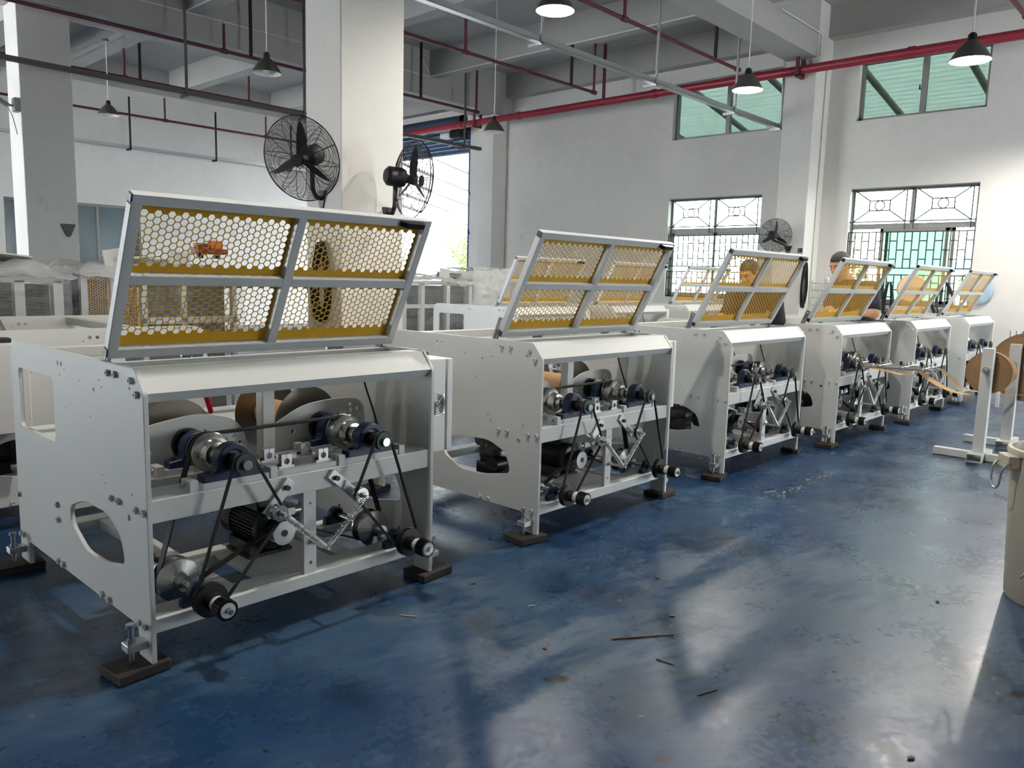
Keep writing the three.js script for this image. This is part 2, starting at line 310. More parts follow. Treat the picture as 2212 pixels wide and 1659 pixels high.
LOW.forEach(([z0, z1, y0, y1], k) => {
  const X = WX + 0.13, t = 0.05, yT = y1 - 0.66;
  const f = [box(X, X + 0.07, y0, y0 + t, z0, z1), box(X, X + 0.07, y1 - t, y1, z0, z1), box(X, X + 0.07, y0, y1, z0, z0 + t), box(X, X + 0.07, y0, y1, z1 - t, z1), box(X - 0.01, X + 0.07, yT - 0.04, yT + 0.05, z0, z1), box(X, X + 0.07, yT, y1, (z0 + z1) / 2 - 0.03, (z0 + z1) / 2 + 0.03)];
  const w = mesh(numbered('window_' + (k + 1)), f, M.winFrame, scene); w.userData = { kind: 'structure', label: winWords[k], category: 'window' };
  mesh('security_grille', merge(grilleLower(z0 + 0.01, z1 - 0.01, y0, y1)).translate(WX + 0.05, 0, 0), M.grille, w);
  const zm = (z0 + z1) / 2;
  for (const [a, b] of [[z0 + t, zm - 0.03], [zm + 0.03, z1 - t]]) mesh('pane', box(X + 0.03, X + 0.034, yT + 0.05, y1 - t, a, b), M.glass, w);
  const sash = (a, b, mat, dx) => { const s = mesh('sash', [box(X + dx, X + dx + 0.025, y0 + t, yT - 0.04, a, a + 0.05), box(X + dx, X + dx + 0.025, y0 + t, yT - 0.04, b - 0.05, b), box(X + dx, X + dx + 0.025, y0 + t, y0 + t + 0.05, a, b), box(X + dx, X + dx + 0.025, yT - 0.09, yT - 0.04, a, b)], M.winFrame, w); mesh('pane', box(X + dx + 0.01, X + dx + 0.014, y0 + t + 0.05, yT - 0.09, a + 0.05, b - 0.05), mat, s); };
  if (k === 1) { sash(z0 + 0.52, z1 - 0.42, M.glassDim, 0.0); sash(z0 + 0.6, z1 - 0.33, M.glassDim, 0.035); }
  else { sash(z0 + t, zm + 0.03, M.glass, 0.0); sash(zm - 0.03, z1 - t, M.glass, 0.035); }
});
const upWords = ['high window above the left barred window, crossed by the cable tray', 'high window above the right barred window, showing the corrugated canopy', 'high window beyond the right edge of the view'];
UPP.forEach(([z0, z1, y0, y1], k) => {
  const X = WX + 0.12, t = 0.055, zm = (z0 + z1) / 2 + 0.02;
  const w = mesh(numbered('window_' + (k + 5)), [box(X, X + 0.08, y0, y0 + t, z0, z1), box(X, X + 0.08, y1 - t, y1, z0, z1), box(X, X + 0.08, y0, y1, z0, z0 + t), box(X, X + 0.08, y0, y1, z1 - t, z1), box(X - 0.01, X + 0.08, y0, y1, zm - 0.04, zm + 0.04)], M.winFrame, scene);
  w.userData = { kind: 'structure', label: upWords[k], category: 'window' };
  for (const [a, b] of [[z0 + t, zm - 0.04], [zm + 0.04, z1 - t]]) mesh('pane', box(X + 0.03, X + 0.035, y0 + t, y1 - t, a, b), M.glassGreen, w);
  mesh('latch', [box(X - 0.04, X - 0.01, y0 + 0.42, y0 + 0.44, zm - 0.06, zm - 0.04), box(X - 0.04, X - 0.025, y0 + 0.42, y0 + 0.5, zm - 0.065, zm - 0.045)], M.black, w);
});
// roller door, half raised
{
  const d = mesh('door_1', [box(WX + 0.02, WX + 0.14, 0, 5.4, DOOR[1] - 0.08, DOOR[1]), box(WX + 0.02, WX + 0.14, 0, 5.4, DOOR[0], DOOR[0] + 0.08)], std('#3b5f86', 0.5, 0.2), scene);
  d.userData = { kind: 'structure', label: 'blue roller shutter door rolled up above the bright yard', category: 'door' };
  const slatG = merge(ext(poly([[0, 0], [0.012, 0.01], [0.03, 0.045], [0.03, 0.055], [0.012, 0.09], [0, 0.098], [0.006, 0.098], [0.04, 0.056], [0.04, 0.044], [0.006, 0]]), DOOR[1] - DOOR[0] - 0.16)).translate(0, 0, 0);
  const slatM = [std('#4d6a8f', 0.4, 0.3), std('#435c7d', 0.45, 0.3)];
  for (let i = 0; i < 7; i++) { const s = mesh('shutter_slat', slatG, slatM[i % 2], d); s.position.set(WX + 0.06, 4.72 + i * 0.1, DOOR[0] + 0.08); }
  mesh('bottom_rail', box(WX + 0.045, WX + 0.11, 4.68, 4.72, DOOR[0] + 0.08, DOOR[1] - 0.08), M.galv, d);
  mesh('shutter_drum', lathe([[0.16, 0], [0.16, DOOR[1] - DOOR[0] - 0.3]], [WX - 0.12, 5.45, DOOR[0] + 0.15], [0, 0, 1], 20), std('#3a4a60', 0.5, 0.3), d);
  mesh('drive_motor', [rbox(WX - 0.34, WX - 0.02, 5.02, 5.36, DOOR[1] - 0.42, DOOR[1] - 0.06, 0.02)], M.black, d);
  mesh('control_box', rbox(WX - 0.3, WX - 0.05, 5.06, 5.2, DOOR[1] - 0.85, DOOR[1] - 0.5, 0.01), M.white, d);
  mesh('hinge', [0.6, 1.6, 2.6, 3.6].map((y) => box(WX + 0.0, WX + 0.03, y, y + 0.08, DOOR[1] - 0.02, DOOR[1] + 0.03)), M.black, d);
}

// ---------------------------------------------------------------- outdoors: yard, canopy, trees, sheds
{
  struct('ground_yard', box(WX + 0.25, 70, -0.35, -0.12, -60, 40), std('#64635f', 0.9), 'pale concrete yard outside the windows').userData.category = 'ground';
  const can = thing('canopy', 'corrugated pale canopy roof outside the high windows', 'canopy');
  const nC = 46, zA = -34, zBb = 12, g = new THREE.BufferGeometry(), pos = [], X0 = WX + 0.3, X1 = 25, Y0 = 6.5, Y1 = 4.55;
  for (let i = 0; i < nC * 2; i++) {                         // corrugations run along z, parallel to the wall
    const x0 = X0 + (X1 - X0) * i / (nC * 2), x1 = X0 + (X1 - X0) * (i + 1) / (nC * 2), y0 = Y0 + (Y1 - Y0) * i / (nC * 2) + (i % 2) * 0.09, y1 = Y0 + (Y1 - Y0) * (i + 1) / (nC * 2) + ((i + 1) % 2) * 0.09;
    pos.push(x0, y0, zA, x0, y0, zBb, x1, y1, zBb, x0, y0, zA, x1, y1, zBb, x1, y1, zA);
  }
  g.setAttribute('position', new THREE.BufferAttribute(new Float32Array(pos), 3)); g.computeVertexNormals();
  mesh('corrugated_sheet', g, std('#eef2f2', 0.7, 0, { transmission: 0.45, thickness: 0, side: THREE.DoubleSide }), can);
  for (let i = 0; i < 22; i++) { const z = -31 + i * 1.9; mesh('rafter', cyl([X0, Y0 - 0.1, z], [X1, Y1 - 0.1, z], 0.07, 8), M.winFrame, can); }
  for (const z of [-31, -20.6, 5.4]) mesh('canopy_post', cyl([X1 - 0.2, -0.12, z], [X1 - 0.2, Y1 - 0.1, z], 0.06, 8), M.winFrame, can);
  const leafG = (() => { const h = new THREE.BufferGeometry(); h.setAttribute('position', new THREE.BufferAttribute(new Float32Array([0, 0, 0, 0.5, 0.22, 0.1, 1, 0, 0, 0, 0, 0, 1, 0, 0, 0.5, -0.22, 0.1]), 3)); h.computeVertexNormals(); return h; })();
  const bark = std('#6a5a48', 0.9), leafM = ['#6c7c44', '#5e6e3a', '#78884e'].map((c) => std(c, 0.7, 0, { transmission: 0.25, thickness: 0, side: THREE.DoubleSide }));
  const tree = (x, z, hgt, R, k, label) => {
    const t = thing('tree', label, 'tree', [x, -0.12, z], 0, 'trees in the yard');
    mesh('trunk', [cyl([0, 0, 0], [0, hgt * 0.7, 0], 0.14, 8, 0.05), ...Array.from({ length: 5 }, (_, i) => { const a = i * 1.7; return cyl([0, hgt * (0.3 + 0.07 * i), 0], [Math.cos(a) * R * 0.6, hgt * (0.5 + 0.08 * i), Math.sin(a) * R * 0.6], 0.05, 6, 0.02); })], bark, t);
    const ls = [], q = new THREE.Matrix4(), e = new THREE.Euler();
    for (let i = 0; i < 3000; i++) {
      const c = Math.floor(rnd(0, 7)), ca = c * 2.4, cy = hgt * (0.42 + 0.085 * c), cr = R * (c === 6 ? 0.1 : 0.5), r = R * 0.55 * Math.cbrt(rnd()), th = rnd(0, 6.283), ph = Math.acos(rnd(-1, 1));
      const s = rnd(0.1, 0.2); e.set(rnd(0, 6.28), rnd(0, 6.28), rnd(0, 6.28));
      q.compose(V(Math.cos(ca) * cr + r * Math.sin(ph) * Math.cos(th), cy + r * Math.cos(ph) * 0.8, Math.sin(ca) * cr + r * Math.sin(ph) * Math.sin(th)), new THREE.Quaternion().setFromEuler(e), V(s, s, s));
      ls.push(leafG.clone().applyMatrix4(q));
    }
    const f = mesh('foliage', ls, leafM[k % 3], t); f.userData.kind = 'stuff';
  };
  tree(29, -30.5, 5.2, 2.0, 0, 'leafy tree seen through the roller door, taller one');
  tree(26.5, -26.6, 3.6, 1.5, 1, 'bushy tree close to the blue door jamb');
  tree(24.5, -24.2, 3.0, 1.2, 2, 'low shrubby tree outside beside the door column');
  tree(24, -9.3, 3.0, 1.1, 2, 'tree outside the left part of the right barred window');
  tree(25, -5.0, 2.9, 1.0, 0, 'tree outside the right part of the right barred window');
  tree(24, -1.8, 3.3, 1.3, 1, 'tree beyond the right end of the window wall');
  const shed = (x, z, w, l, h, roof, label) => { const s = thing('shed', label, 'building', [x, -0.12, z]); mesh('wall', box(0, w, 0, h, 0, l), std('#dfe3e3', 0.8), s); mesh('roof', ext(poly([[-0.3, h], [w / 2, h + 0.7], [w + 0.3, h], [w + 0.3, h + 0.1], [w / 2, h + 0.85], [-0.3, h + 0.1]]), l + 0.4).translate(0, 0, -0.2), std(roof, 0.6), s); };
  shed(34, -44, 8, 9, 2.6, '#8fd0d6', 'low shed with a pale turquoise roof seen through the roller door');
  shed(36, -9, 8, 7, 2.4, '#4aa9d8', 'low shed with a bright blue roof outside the right barred window');
}
// ---------------------------------------------------------------- the pad-making machines
const W = 1.376, T = 0.018;                                 // width over the side plates, plate thickness
const G = {};                                               // geometries that alike pieces share
{
  const s = asShape(roundPoly([[0, 0.04], [0, 1.055], [0.07, 1.14], [1.545, 1.14], [1.555, 0.04], [1.42, 0.04], [1.418, 0.155], [0.115, 0.155], [0.115, 0.04]], [0.003, 0.012, 0.015, 0.1, 0.003, 0.003, 0.02, 0.03, 0.003]));
  s.holes.push(asShape(roundPoly([[1.44, 0.73], [0.95, 0.727], [0.95, 1.017], [1.44, 1.016]], 0.035)));
  s.holes.push(asShape(roundPoly([[0.82, 0.47], [0.64, 0.53], [0.40, 0.535], [0.26, 0.48], [0.215, 0.36], [0.44, 0.315], [0.64, 0.312], [0.8, 0.385]], 0.05)));
  for (const [a, b, r] of [[0.877, 1.087, 0.011], [0.834, 1.087, 0.011], [0.798, 1.067, 0.004], [0.915, 1.037, 0.003], [0.857, 1.038, 0.004], [0.624, 1.038, 0.004], [0.412, 1.064, 0.004], [0.47, 1.019, 0.008], [0.388, 1.038, 0.004], [0.117, 1.064, 0.005], [0.801, 0.904, 0.004], [0.518, 0.904, 0.004], [0.415, 0.683, 0.004], [0.39, 0.655, 0.004], [0.13, 0.662, 0.005], [0.165, 0.565, 0.013]]) s.holes.push(circlePath(a, b, r));
  G.plate = merge(Zs(ext(s, T - 0.003, 0.0015, 10)).translate(0.0015, 0, 0));
  // yellow guard panel with hexagonal holes
  const pw = 0.628, ph = 0.276, cp = 0.0252, rp = 0.0284, hr = 0.0144;
  const panel = (low) => {
    const ps = poly([[0, 0], [pw, 0], [pw, ph], [0, ph]]);
    for (let c = 0; c < 24; c++) for (let r = 0; r < (c % 2 ? 7 : 8); r++) {
      const x = 0.0255 + c * cp, y = low + r * rp + (c % 2 ? rp / 2 : 0), h = new THREE.Path();
      for (let k = 0; k < 6; k++) { const a = -k * Math.PI / 3, X = x + Math.cos(a) * hr, Y = y + Math.sin(a) * hr; if (k) h.lineTo(X, Y); else h.moveTo(X, Y); }
      h.closePath(); ps.holes.push(h);
    }
    return merge(ext(ps, 0.002));
  };
  G.panel = panel(0.038); G.panelLow = panel(0.055);
  G.bolt = merge([lathe([[0.0135, 0], [0.0135, 0.010], [0.012, 0.0125], [0.0065, 0.0125], [0.0065, 0.006], [0, 0.006]], [0, 0, 0], [-1, 0, 0], 10)]);
  G.hexbolt = merge([cyl([0, 0, 0], [0, 0.004, 0], 0.014, 12), cyl([0, 0.004, 0], [0, 0.014, 0], 0.0105, 6)]);
  const gear = (R, n, depth, t = 0.9) => { const p = []; for (let i = 0; i < n; i++) for (const [f, q] of [[0, R], [0.45, R], [0.55, R * t], [0.95, R * t]]) { const a = (i + f) / n * Math.PI * 2; p.push([Math.cos(a) * q, Math.sin(a) * q]); } return ext(poly(p), depth); };
  G.gearBig = merge(gear(0.07, 44, 0.05, 0.955));
  G.gearSmall = merge(gear(0.05, 34, 0.045, 0.95));
  // blue pillow block, axis along z through the origin; upper and lower size
  const block = (w, h, r, d, ri) => {
    const a = new THREE.Shape(); a.moveTo(-w / 2, -h); a.lineTo(w / 2, -h); a.lineTo(w / 2, -h + 0.026); a.lineTo(r * 1.12, -h + 0.034); a.lineTo(r, -h * 0.25); a.absarc(0, 0, r, -0.15, Math.PI + 0.15, false); a.lineTo(-r, -h * 0.25); a.lineTo(-r * 1.12, -h + 0.034); a.lineTo(-w / 2, -h + 0.026); a.closePath();
    a.holes.push(circlePath(0, 0, ri));
    return merge([ext(a, d - 0.008, 0.004, 12).translate(0, 0, -d / 2 + 0.004), lathe([[0.005, 0], [0.005, 0.012], [0.003, 0.018]], [r * 0.5, r * 0.84, 0], [0.5, 1, 0], 6)]);
  };
  const insert = (ri, rs, d) => merge([lathe([[ri, -d], [ri, d], [ri * 0.86, d], [ri * 0.84, d - 0.006], [ri * 0.62, d - 0.004], [ri * 0.6, d + 0.010], [rs, d + 0.010], [rs, -d - 0.01], [ri, -d]], [0, 0, 0], [0, 0, 1], 24)]);
  G.block = block(0.25, 0.072, 0.066, 0.056, 0.048); G.insert = insert(0.048, 0.02, 0.022);
  G.blockS = block(0.13, 0.044, 0.036, 0.034, 0.026); G.insertS = insert(0.026, 0.0105, 0.013);
  // motor body with fins, axis along -z from the origin
  const fp = []; for (let i = 0; i < 36; i++) for (const [f, q] of [[0.1, 0.092], [0.4, 0.092], [0.5, 0.078], [1, 0.078]]) { const a = (i + f) / 36 * Math.PI * 2; fp.push([Math.cos(a) * q, Math.sin(a) * q]); }
  G.motor = merge([ext(poly(fp), 0.25).translate(0, 0, -0.27), lathe([[0, 0], [0.06, 0], [0.09, -0.012], [0.094, -0.02], [0.094, -0.045], [0.08, -0.05]], [0, 0, 0], [0, 0, 1], 28), rbox(-0.05, 0.05, 0.07, 0.13, -0.2, -0.08, 0.008), box(-0.1, -0.06, -0.12, -0.06, -0.25, -0.06), box(0.06, 0.1, -0.12, -0.06, -0.25, -0.06), box(-0.11, 0.11, -0.13, -0.115, -0.26, -0.05)]);
  G.cowl = merge(lathe([[0.096, -0.26], [0.098, -0.3], [0.096, -0.35], [0.08, -0.365], [0, -0.365]], [0, 0, 0], [0, 0, 1], 28));
  // springs
  const sp = []; { const a = V(0.497, 0.534, 0.1), b = V(0.692, 0.352, 0.1), d = b.clone().sub(a), L = d.length(); d.normalize(); const u = V(0, 0, 1), v = d.clone().cross(u), n = 30, m = 10; for (let i = 0; i <= n * m; i++) { const t = i / (n * m), w = t * n * Math.PI * 2, p = a.clone().addScaledVector(d, 0.01 + t * (L - 0.02)).addScaledVector(u, Math.cos(w) * 0.0115).addScaledVector(v, Math.sin(w) * 0.0115); sp.push([p.x, p.y, p.z]); } }
  G.spring = new THREE.TubeGeometry(new THREE.CatmullRomCurve3(sp.map((p) => V(...p)), false, 'chordal'), 300, 0.0024, 5);
  // shaft clamp: block with a split bore, axis along z
  const cs = poly([[-0.024, 0], [0.024, 0], [0.024, 0.058], [0.0015, 0.058], [0.0015, 0.043], [-0.0015, 0.043], [-0.0015, 0.058], [-0.024, 0.058]]); cs.holes.push(circlePath(0, 0.028, 0.014));
  G.clamp = merge([ext(cs, 0.022, 0.001).translate(0, 0, -0.011), box(-0.036, 0.036, 0, 0.01, -0.012, 0.012)]);
}
function hull(circles, grow) {                               // closed path round circles [x, y, r] in the XY plane
  const pts = []; for (const [x, y, r] of circles) for (let i = 0; i < 40; i++) { const a = i / 40 * Math.PI * 2; pts.push([x + Math.cos(a) * (r + grow), y + Math.sin(a) * (r + grow)]); }
  pts.sort((a, b) => a[0] - b[0] || a[1] - b[1]);
  const cr = (o, a, b) => (a[0] - o[0]) * (b[1] - o[1]) - (a[1] - o[1]) * (b[0] - o[0]), lo = [], up = [];
  for (const p of pts) { while (lo.length > 1 && cr(lo[lo.length - 2], lo[lo.length - 1], p) <= 0) lo.pop(); lo.push(p); }
  for (const p of pts.slice().reverse()) { while (up.length > 1 && cr(up[up.length - 2], up[up.length - 1], p) <= 0) up.pop(); up.push(p); }
  lo.pop(); up.pop(); return lo.concat(up);
}
const belt = (circles, t, z0, z1) => { const s = poly(hull(circles, t)); s.holes.push(poly(hull(circles, 0.0002))); return ext(s, z1 - z0).translate(0, 0, z0); };

const labelM = std('#ffffff', 0.5, 0, { map: dataTex(64, 64, (i, j) => { const row = Math.floor(j / 10), ink = j % 10 < 6 && j > 4 && j < 56 && i > 6 && i < 58 - (row % 3) * 12 && hash(Math.floor(i / 3), row, 9) > 0.42 && hash(i, j, 4) > 0.25; const v = ink ? 40 : 226; return [v, v, v]; }, true) });
function buildMachine() {
  const o = new THREE.Group();
  const P = (name, gs, mat, parent = o, pos) => { const m = mesh(name, gs, mat, parent); if (pos) m.position.set(...pos); return m; };
  // side plates with bolts; front of the machine is z = 0, the rear is -z
  const boltAt = [[0.31, 1.102], [0.238, 1.103], [0.094, 1.094], [0.049, 1.048], [0.322, 0.608], [0.253, 0.61], [0.088, 0.612], [0.022, 0.614], [0.962, 0.441], [0.96, 0.373], [1.53, 0.171], [1.483, 0.175], [0.983, 0.175], [0.923, 0.174], [0.466, 0.173], [0.392, 0.172], [0.1, 0.17], [0.044, 0.172], [1.53, 0.37]];
  for (const side of [0, 1]) {
    const p = P('side_plate', G.plate, M.paint, o, [side ? W - T : 0, 0, 0]);
    for (const [s, y] of boltAt) { const b = P('bolt', G.bolt, M.paint, p, [side ? T : 0, y, -s]); if (side) b.rotation.y = Math.PI; }
  }
  // folded front cover and cross members
  P('front_cover', ext(poly([[0.034, 1.018], [0, 1.055], [0.07, 1.138], [0.15, 1.138], [0.15, 1.09], [0.146, 1.09], [0.146, 1.134], [0.0715, 1.134], [0.0055, 1.0545], [0.036, 1.022], [0.075, 1.022], [0.075, 1.018]].map(([s, y]) => [s + 0.002, y])), W - 2 * T).rotateY(Math.PI / 2).translate(T, 0, 0), M.paint);
  P('middle_beam', rbox(T, W - T, 0.57, 0.66, -0.186, -0.012, 0.006), M.paint);
  P('rear_middle_beam', rbox(T, W - T, 0.57, 0.66, -0.43, -0.3, 0.006), M.paint);
  P('lower_beam', rbox(T, W - T, 0.15, 0.208, -0.14, -0.006, 0.006), M.paint);
  P('rear_lower_beam', [rbox(T, W - T, 0.15, 0.208, -0.62, -0.5, 0.006), rbox(T, W - T, 0.15, 0.208, -1.5, -1.4, 0.006), box(0.32, 0.4, 0.155, 0.2, -1.4, -0.14), box(0.92, 1.0, 0.155, 0.2, -1.4, -0.14)], M.paint);
  P('top_rail', rbox(T, W - T, 1.095, 1.132, -0.4, -0.34, 0.004), M.paint); P('top_rail', rbox(T, W - T, 1.08, 1.13, -1.2, -1.14, 0.004), M.paint);
  P('table_plate', [rbox(T, W - T, 0.695, 0.71, -1.5, -0.98, 0.003), box(T, W - T, 0.4, 0.7, -1.0, -0.985)], M.paint);
  const post = asShape(roundPoly([[0.658, 0.2], [0.718, 0.2], [0.718, 0.575], [0.658, 0.575]], 0.002)); post.holes.push(circlePath(0.69, 0.255, 0.008)); post.holes.push(circlePath(0.69, 0.52, 0.006));
  P('lower_post', ext(post, 0.02).translate(0, 0, -0.034), M.paint);
  P('upper_post', rbox(0.658, 0.718, 0.655, 1.1, -0.4, -0.34, 0.004), M.paint);
  // inner bearing plates
  const ip = asShape(roundPoly([[0.06, 0.655], [0.06, 0.80], [0.2, 0.855], [0.42, 0.885], [0.58, 0.84], [0.63, 0.76], [0.63, 0.655]], [0.004, 0.03, 0.05, 0.08, 0.05, 0.05, 0.004]));
  for (const [x, y, r] of [[0.19, 0.74, 0.012], [0.5, 0.755, 0.009], [0.57, 0.76, 0.009], [0.535, 0.757, 0.006], [0.353, 0.757, 0.05]]) ip.holes.push(circlePath(x, y, r));
  P('bearing_plate', ext(ip, 0.012).translate(0, 0, -0.45), M.paint);
  const ipr = asShape(roundPoly([[0.75, 0.655], [0.75, 0.78], [0.93, 0.87], [1.13, 0.885], [1.27, 0.87], [1.29, 0.79], [1.29, 0.655]], [0.004, 0.03, 0.08, 0.08, 0.06, 0.05, 0.004]));
  for (const [x, y, r] of [[1.2, 0.845, 0.011], [1.245, 0.82, 0.011], [1.17, 0.805, 0.011], [1.215, 0.785, 0.011], [1.205, 0.815, 0.012], [0.87, 0.745, 0.012], [1.023, 0.757, 0.05]]) ipr.holes.push(circlePath(x, y, r));
  P('bearing_plate', ext(ipr, 0.012).translate(0, 0, -0.45), M.paint);
  // upper drive shafts
  for (const x of [0.353, 1.023]) {
    P('drive_shaft', [cyl([x, 0.757, 0.085], [x, 0.757, -0.98], 0.0195, 14)], M.steel);
    for (const [z, b] of [[-0.05, 0], [-0.345, 1]]) {
      P('base_pad', [rbox(x - 0.15, x + 0.15, 0.66, 0.686, z - 0.045, z + 0.03, 0.002), rbox(x - 0.185, x - 0.152, 0.66, 0.705, z - 0.04, z + 0.035, 0.002), rbox(x + 0.152, x + 0.185, 0.66, 0.705, z - 0.04, z + 0.035, 0.002)], M.paint);
      const pb = P('pillow_block', G.block, M.blue, o, [x, 0.757, z]);
      P('bearing_insert', G.insert, M.black, pb);
      for (const sx of [-0.098, 0.098]) P('mounting_bolt', G.hexbolt, M.black, pb, [sx, -0.046, 0]);
      P('adjuster_bolt', [cyl([x - 0.21, 0.684, z], [x - 0.145, 0.684, z], 0.006, 8), cyl([x - 0.193, 0.684, z], [x - 0.186, 0.684, z], 0.011, 6)], M.zinc);
    }
    P('rear_flange', lathe([[0.02, 0], [0.068, 0], [0.07, 0.006], [0.07, 0.03], [0.045, 0.032], [0.045, 0.05], [0.02, 0.05]], [x, 0.757, -0.44], [0, 0, 1], 28), M.black);
    P('timing_pulley', G.gearBig, M.zinc, o, [x, 0.757, -0.27]);
    P('pulley_flange', lathe([[0.02, -0.062], [0.08, -0.062], [0.081, -0.055], [0.02, -0.055]], [x, 0.757, -0.213], [0, 0, 1], 32), M.steel);
    P('pulley_hub', [lathe([[0.02, 0], [0.083, 0], [0.084, 0.004], [0.074, 0.012], [0.058, 0.018], [0.054, 0.05], [0.05, 0.06], [0.036, 0.062], [0.034, 0.09], [0.02, 0.09]], [x, 0.757, -0.22], [0, 0, 1], 32)], M.steel);
    P('collar', lathe([[0.02, 0], [0.032, 0], [0.034, 0.004], [0.034, 0.03], [0.03, 0.033], [0.02, 0.033]], [x, 0.757, -0.015], [0, 0, 1], 20), M.black);
    P('belt_pulley', lathe([[0.012, 0], [0.042, 0], [0.043, 0.004], [0.036, 0.013], [0.043, 0.022], [0.042, 0.026], [0.022, 0.026], [0.022, 0.032], [0.013, 0.032]], [x, 0.757, 0.045], [0, 0, 1], 28), M.green);
    // spool on the shaft: two steel discs round a cardboard core
    P('spool_disc', [lathe([[0.02, 0], [0.18, 0], [0.181, 0.002], [0.18, 0.004], [0.02, 0.004]], [x, 0.757, -0.56], [0, 0, 1], 48)], M.steelDull);
    P('spool_disc', [lathe([[0.02, 0], [0.18, 0], [0.181, 0.002], [0.18, 0.004], [0.02, 0.004]], [x, 0.757, -0.95], [0, 0, 1], 48)], M.steelDull);
    P('cardboard_core', lathe([[0.02, 0], [0.075, 0], [0.075, 0.38], [0.02, 0.38]], [x, 0.757, -0.942], [0, 0, 1], 28), M.kraft);
  }
  // lower shafts with torque limiters
  for (const [x, sgn] of [[0.2, -1], [1.178, 1]]) {
    P('lower_shaft', cyl([x, 0.252, 0.22], [x, 0.252, -0.58], 0.0105, 12), M.steel);
    for (const z of [-0.045, -0.54]) {
      const pb = P('pillow_block', G.blockS, M.blue, o, [x, 0.252, z]);
      P('bearing_insert', G.insertS, M.black, pb);
      for (const sx of [-0.05, 0.05]) P('mounting_bolt', G.hexbolt, M.black, pb, [sx, -0.02, 0]);
    }
    P('timing_pulley', G.gearBig, M.zinc, o, [x, 0.252, -0.27]);
    P('pulley_disc', [lathe([[0.01, 0], [0.088, 0], [0.089, 0.004], [0.082, 0.01], [0.04, 0.02], [0.032, 0.028], [0.03, 0.075], [0.012, 0.075]], [x, 0.252, -0.22], [0, 0, 1], 36)], M.steel);
    P('pulley_flange', lathe([[0.01, 0], [0.088, 0], [0.088, 0.005], [0.01, 0.005]], [x, 0.252, -0.275], [0, 0, 1], 36), M.steel);
    P('vee_pulley', lathe([[0.012, 0], [0.066, 0], [0.067, 0.005], [0.054, 0.017], [0.067, 0.029], [0.066, 0.034], [0.034, 0.036], [0.032, 0.07], [0.012, 0.07]], [x, 0.252, 0.042], [0, 0, 1], 32), M.black);
    const tl = P('torque_limiter', lathe([[0.012, 0], [0.03, 0], [0.031, 0.003], [0.031, 0.03], [0.028, 0.033], [0.012, 0.033]], [x, 0.252, 0.112], [0, 0, 1], 28), M.cream);
    const knob = []; for (let i = 0; i < 18; i++) for (const [f, q] of [[0, 0.0385], [0.6, 0.0385], [0.7, 0.0365], [0.9, 0.0365]]) { const a = (i + f) / 18 * Math.PI * 2; knob.push([x + Math.cos(a) * q, 0.252 + Math.sin(a) * q]); }
    P('adjusting_knob', ext(poly(knob), 0.05, 0.002).translate(0, 0, 0.147), M.blackGloss, tl);
    P('rating_label', [new THREE.CylinderGeometry(0.0315, 0.0315, 0.024, 8, 1, true, -0.4, 0.9).rotateX(Math.PI / 2).rotateZ(sgn < 0 ? 3.3 : 0.9).translate(x, 0.252, 0.128)], labelM, tl);
    const dial = new THREE.Shape(); dial.absarc(x, 0.252, 0.03, 0, Math.PI * 2, false); dial.holes.push(circlePath(x, 0.252, 0.012));
    P('dial_face', ext(dial, 0.0015).translate(0, 0, 0.199), M.cabinet, tl);
    P('dial_ticks', Array.from({ length: 24 }, (_, i) => { const a = i / 24 * Math.PI * 2; return box(-0.0006, 0.0006, 0.0255, 0.0292, 0.2004, 0.2012).rotateZ(a).translate(x, 0.252, 0); }), M.black, tl);
  }
  // drive belts
  P('drive_belt', belt([[0.353, 0.757, 0.038], [0.2, 0.252, 0.056], [0.497, 0.534, 0.02]], 0.009, 0.052, 0.064), M.rubber);
  P('drive_belt', belt([[1.023, 0.757, 0.038], [1.178, 0.252, 0.056], [0.898, 0.534, 0.02]], 0.009, 0.052, 0.064), M.rubber);
  {                                                          // toothed belt over the upper pulleys, round the lower ones and over the motor pulley
    const path = (q) => {
      const outer = hull([[0.353, 0.757, 0.07], [1.023, 0.757, 0.07], [1.178, 0.252, 0.07], [0.2, 0.252, 0.07]], q);
      const i0 = outer.findIndex(([x, y]) => y < 0.19 && x > 0.21);
      const pts = []; outer.forEach(([x, y], i) => { pts.push([x, y]); const n = outer[(i + 1) % outer.length]; if (y < 0.19 && n[1] < 0.19 && n[0] - x > 0.5) for (let k = 0; k <= 12; k++) { const a = Math.PI * (0.86 - 0.72 * k / 12); pts.push([0.688 + Math.cos(a) * (0.06 - q), 0.336 + Math.sin(a) * (0.06 - q)]); } });
      return pts;
    };
    const s = poly(path(0.007)); s.holes.push(poly(path(0.0005)));
    const teeth = []; for (let i = 0; i < 42; i++) teeth.push(box(0.37 + i * 0.0152, 0.377 + i * 0.0152, 0.8235, 0.828, -0.262, -0.228));
    P('timing_belt', [ext(s, 0.036).translate(0, 0, -0.263), ...teeth], M.rubber);
  }
  // tensioners with springs
  for (const [ix, bx, sgn] of [[0.497, 0.565, 1], [0.898, 0.808, -1]]) {
    const dx = ix - bx, dy = 0.534 - 0.615, a = Math.atan2(dy, dx), L = Math.hypot(dx, dy);
    const arm = P('tensioner_arm', rbox(-0.035, L + 0.03, -0.0225, 0.0225, 0, 0.014, 0.002).rotateZ(a).translate(bx, 0.615, -0.008), M.alu);
    P('arm_bolt', [cyl([bx, 0.615, 0.005], [bx, 0.615, 0.022], 0.011, 12)], M.black, arm);
    P('idler_pulley', lathe([[0.01, 0], [0.033, 0], [0.034, 0.003], [0.024, 0.01], [0.024, 0.028], [0.034, 0.034], [0.033, 0.038], [0.016, 0.038], [0.016, 0.034], [0.01, 0.034]], [ix, 0.534, 0.038], [0, 0, 1], 28), M.steel, arm);
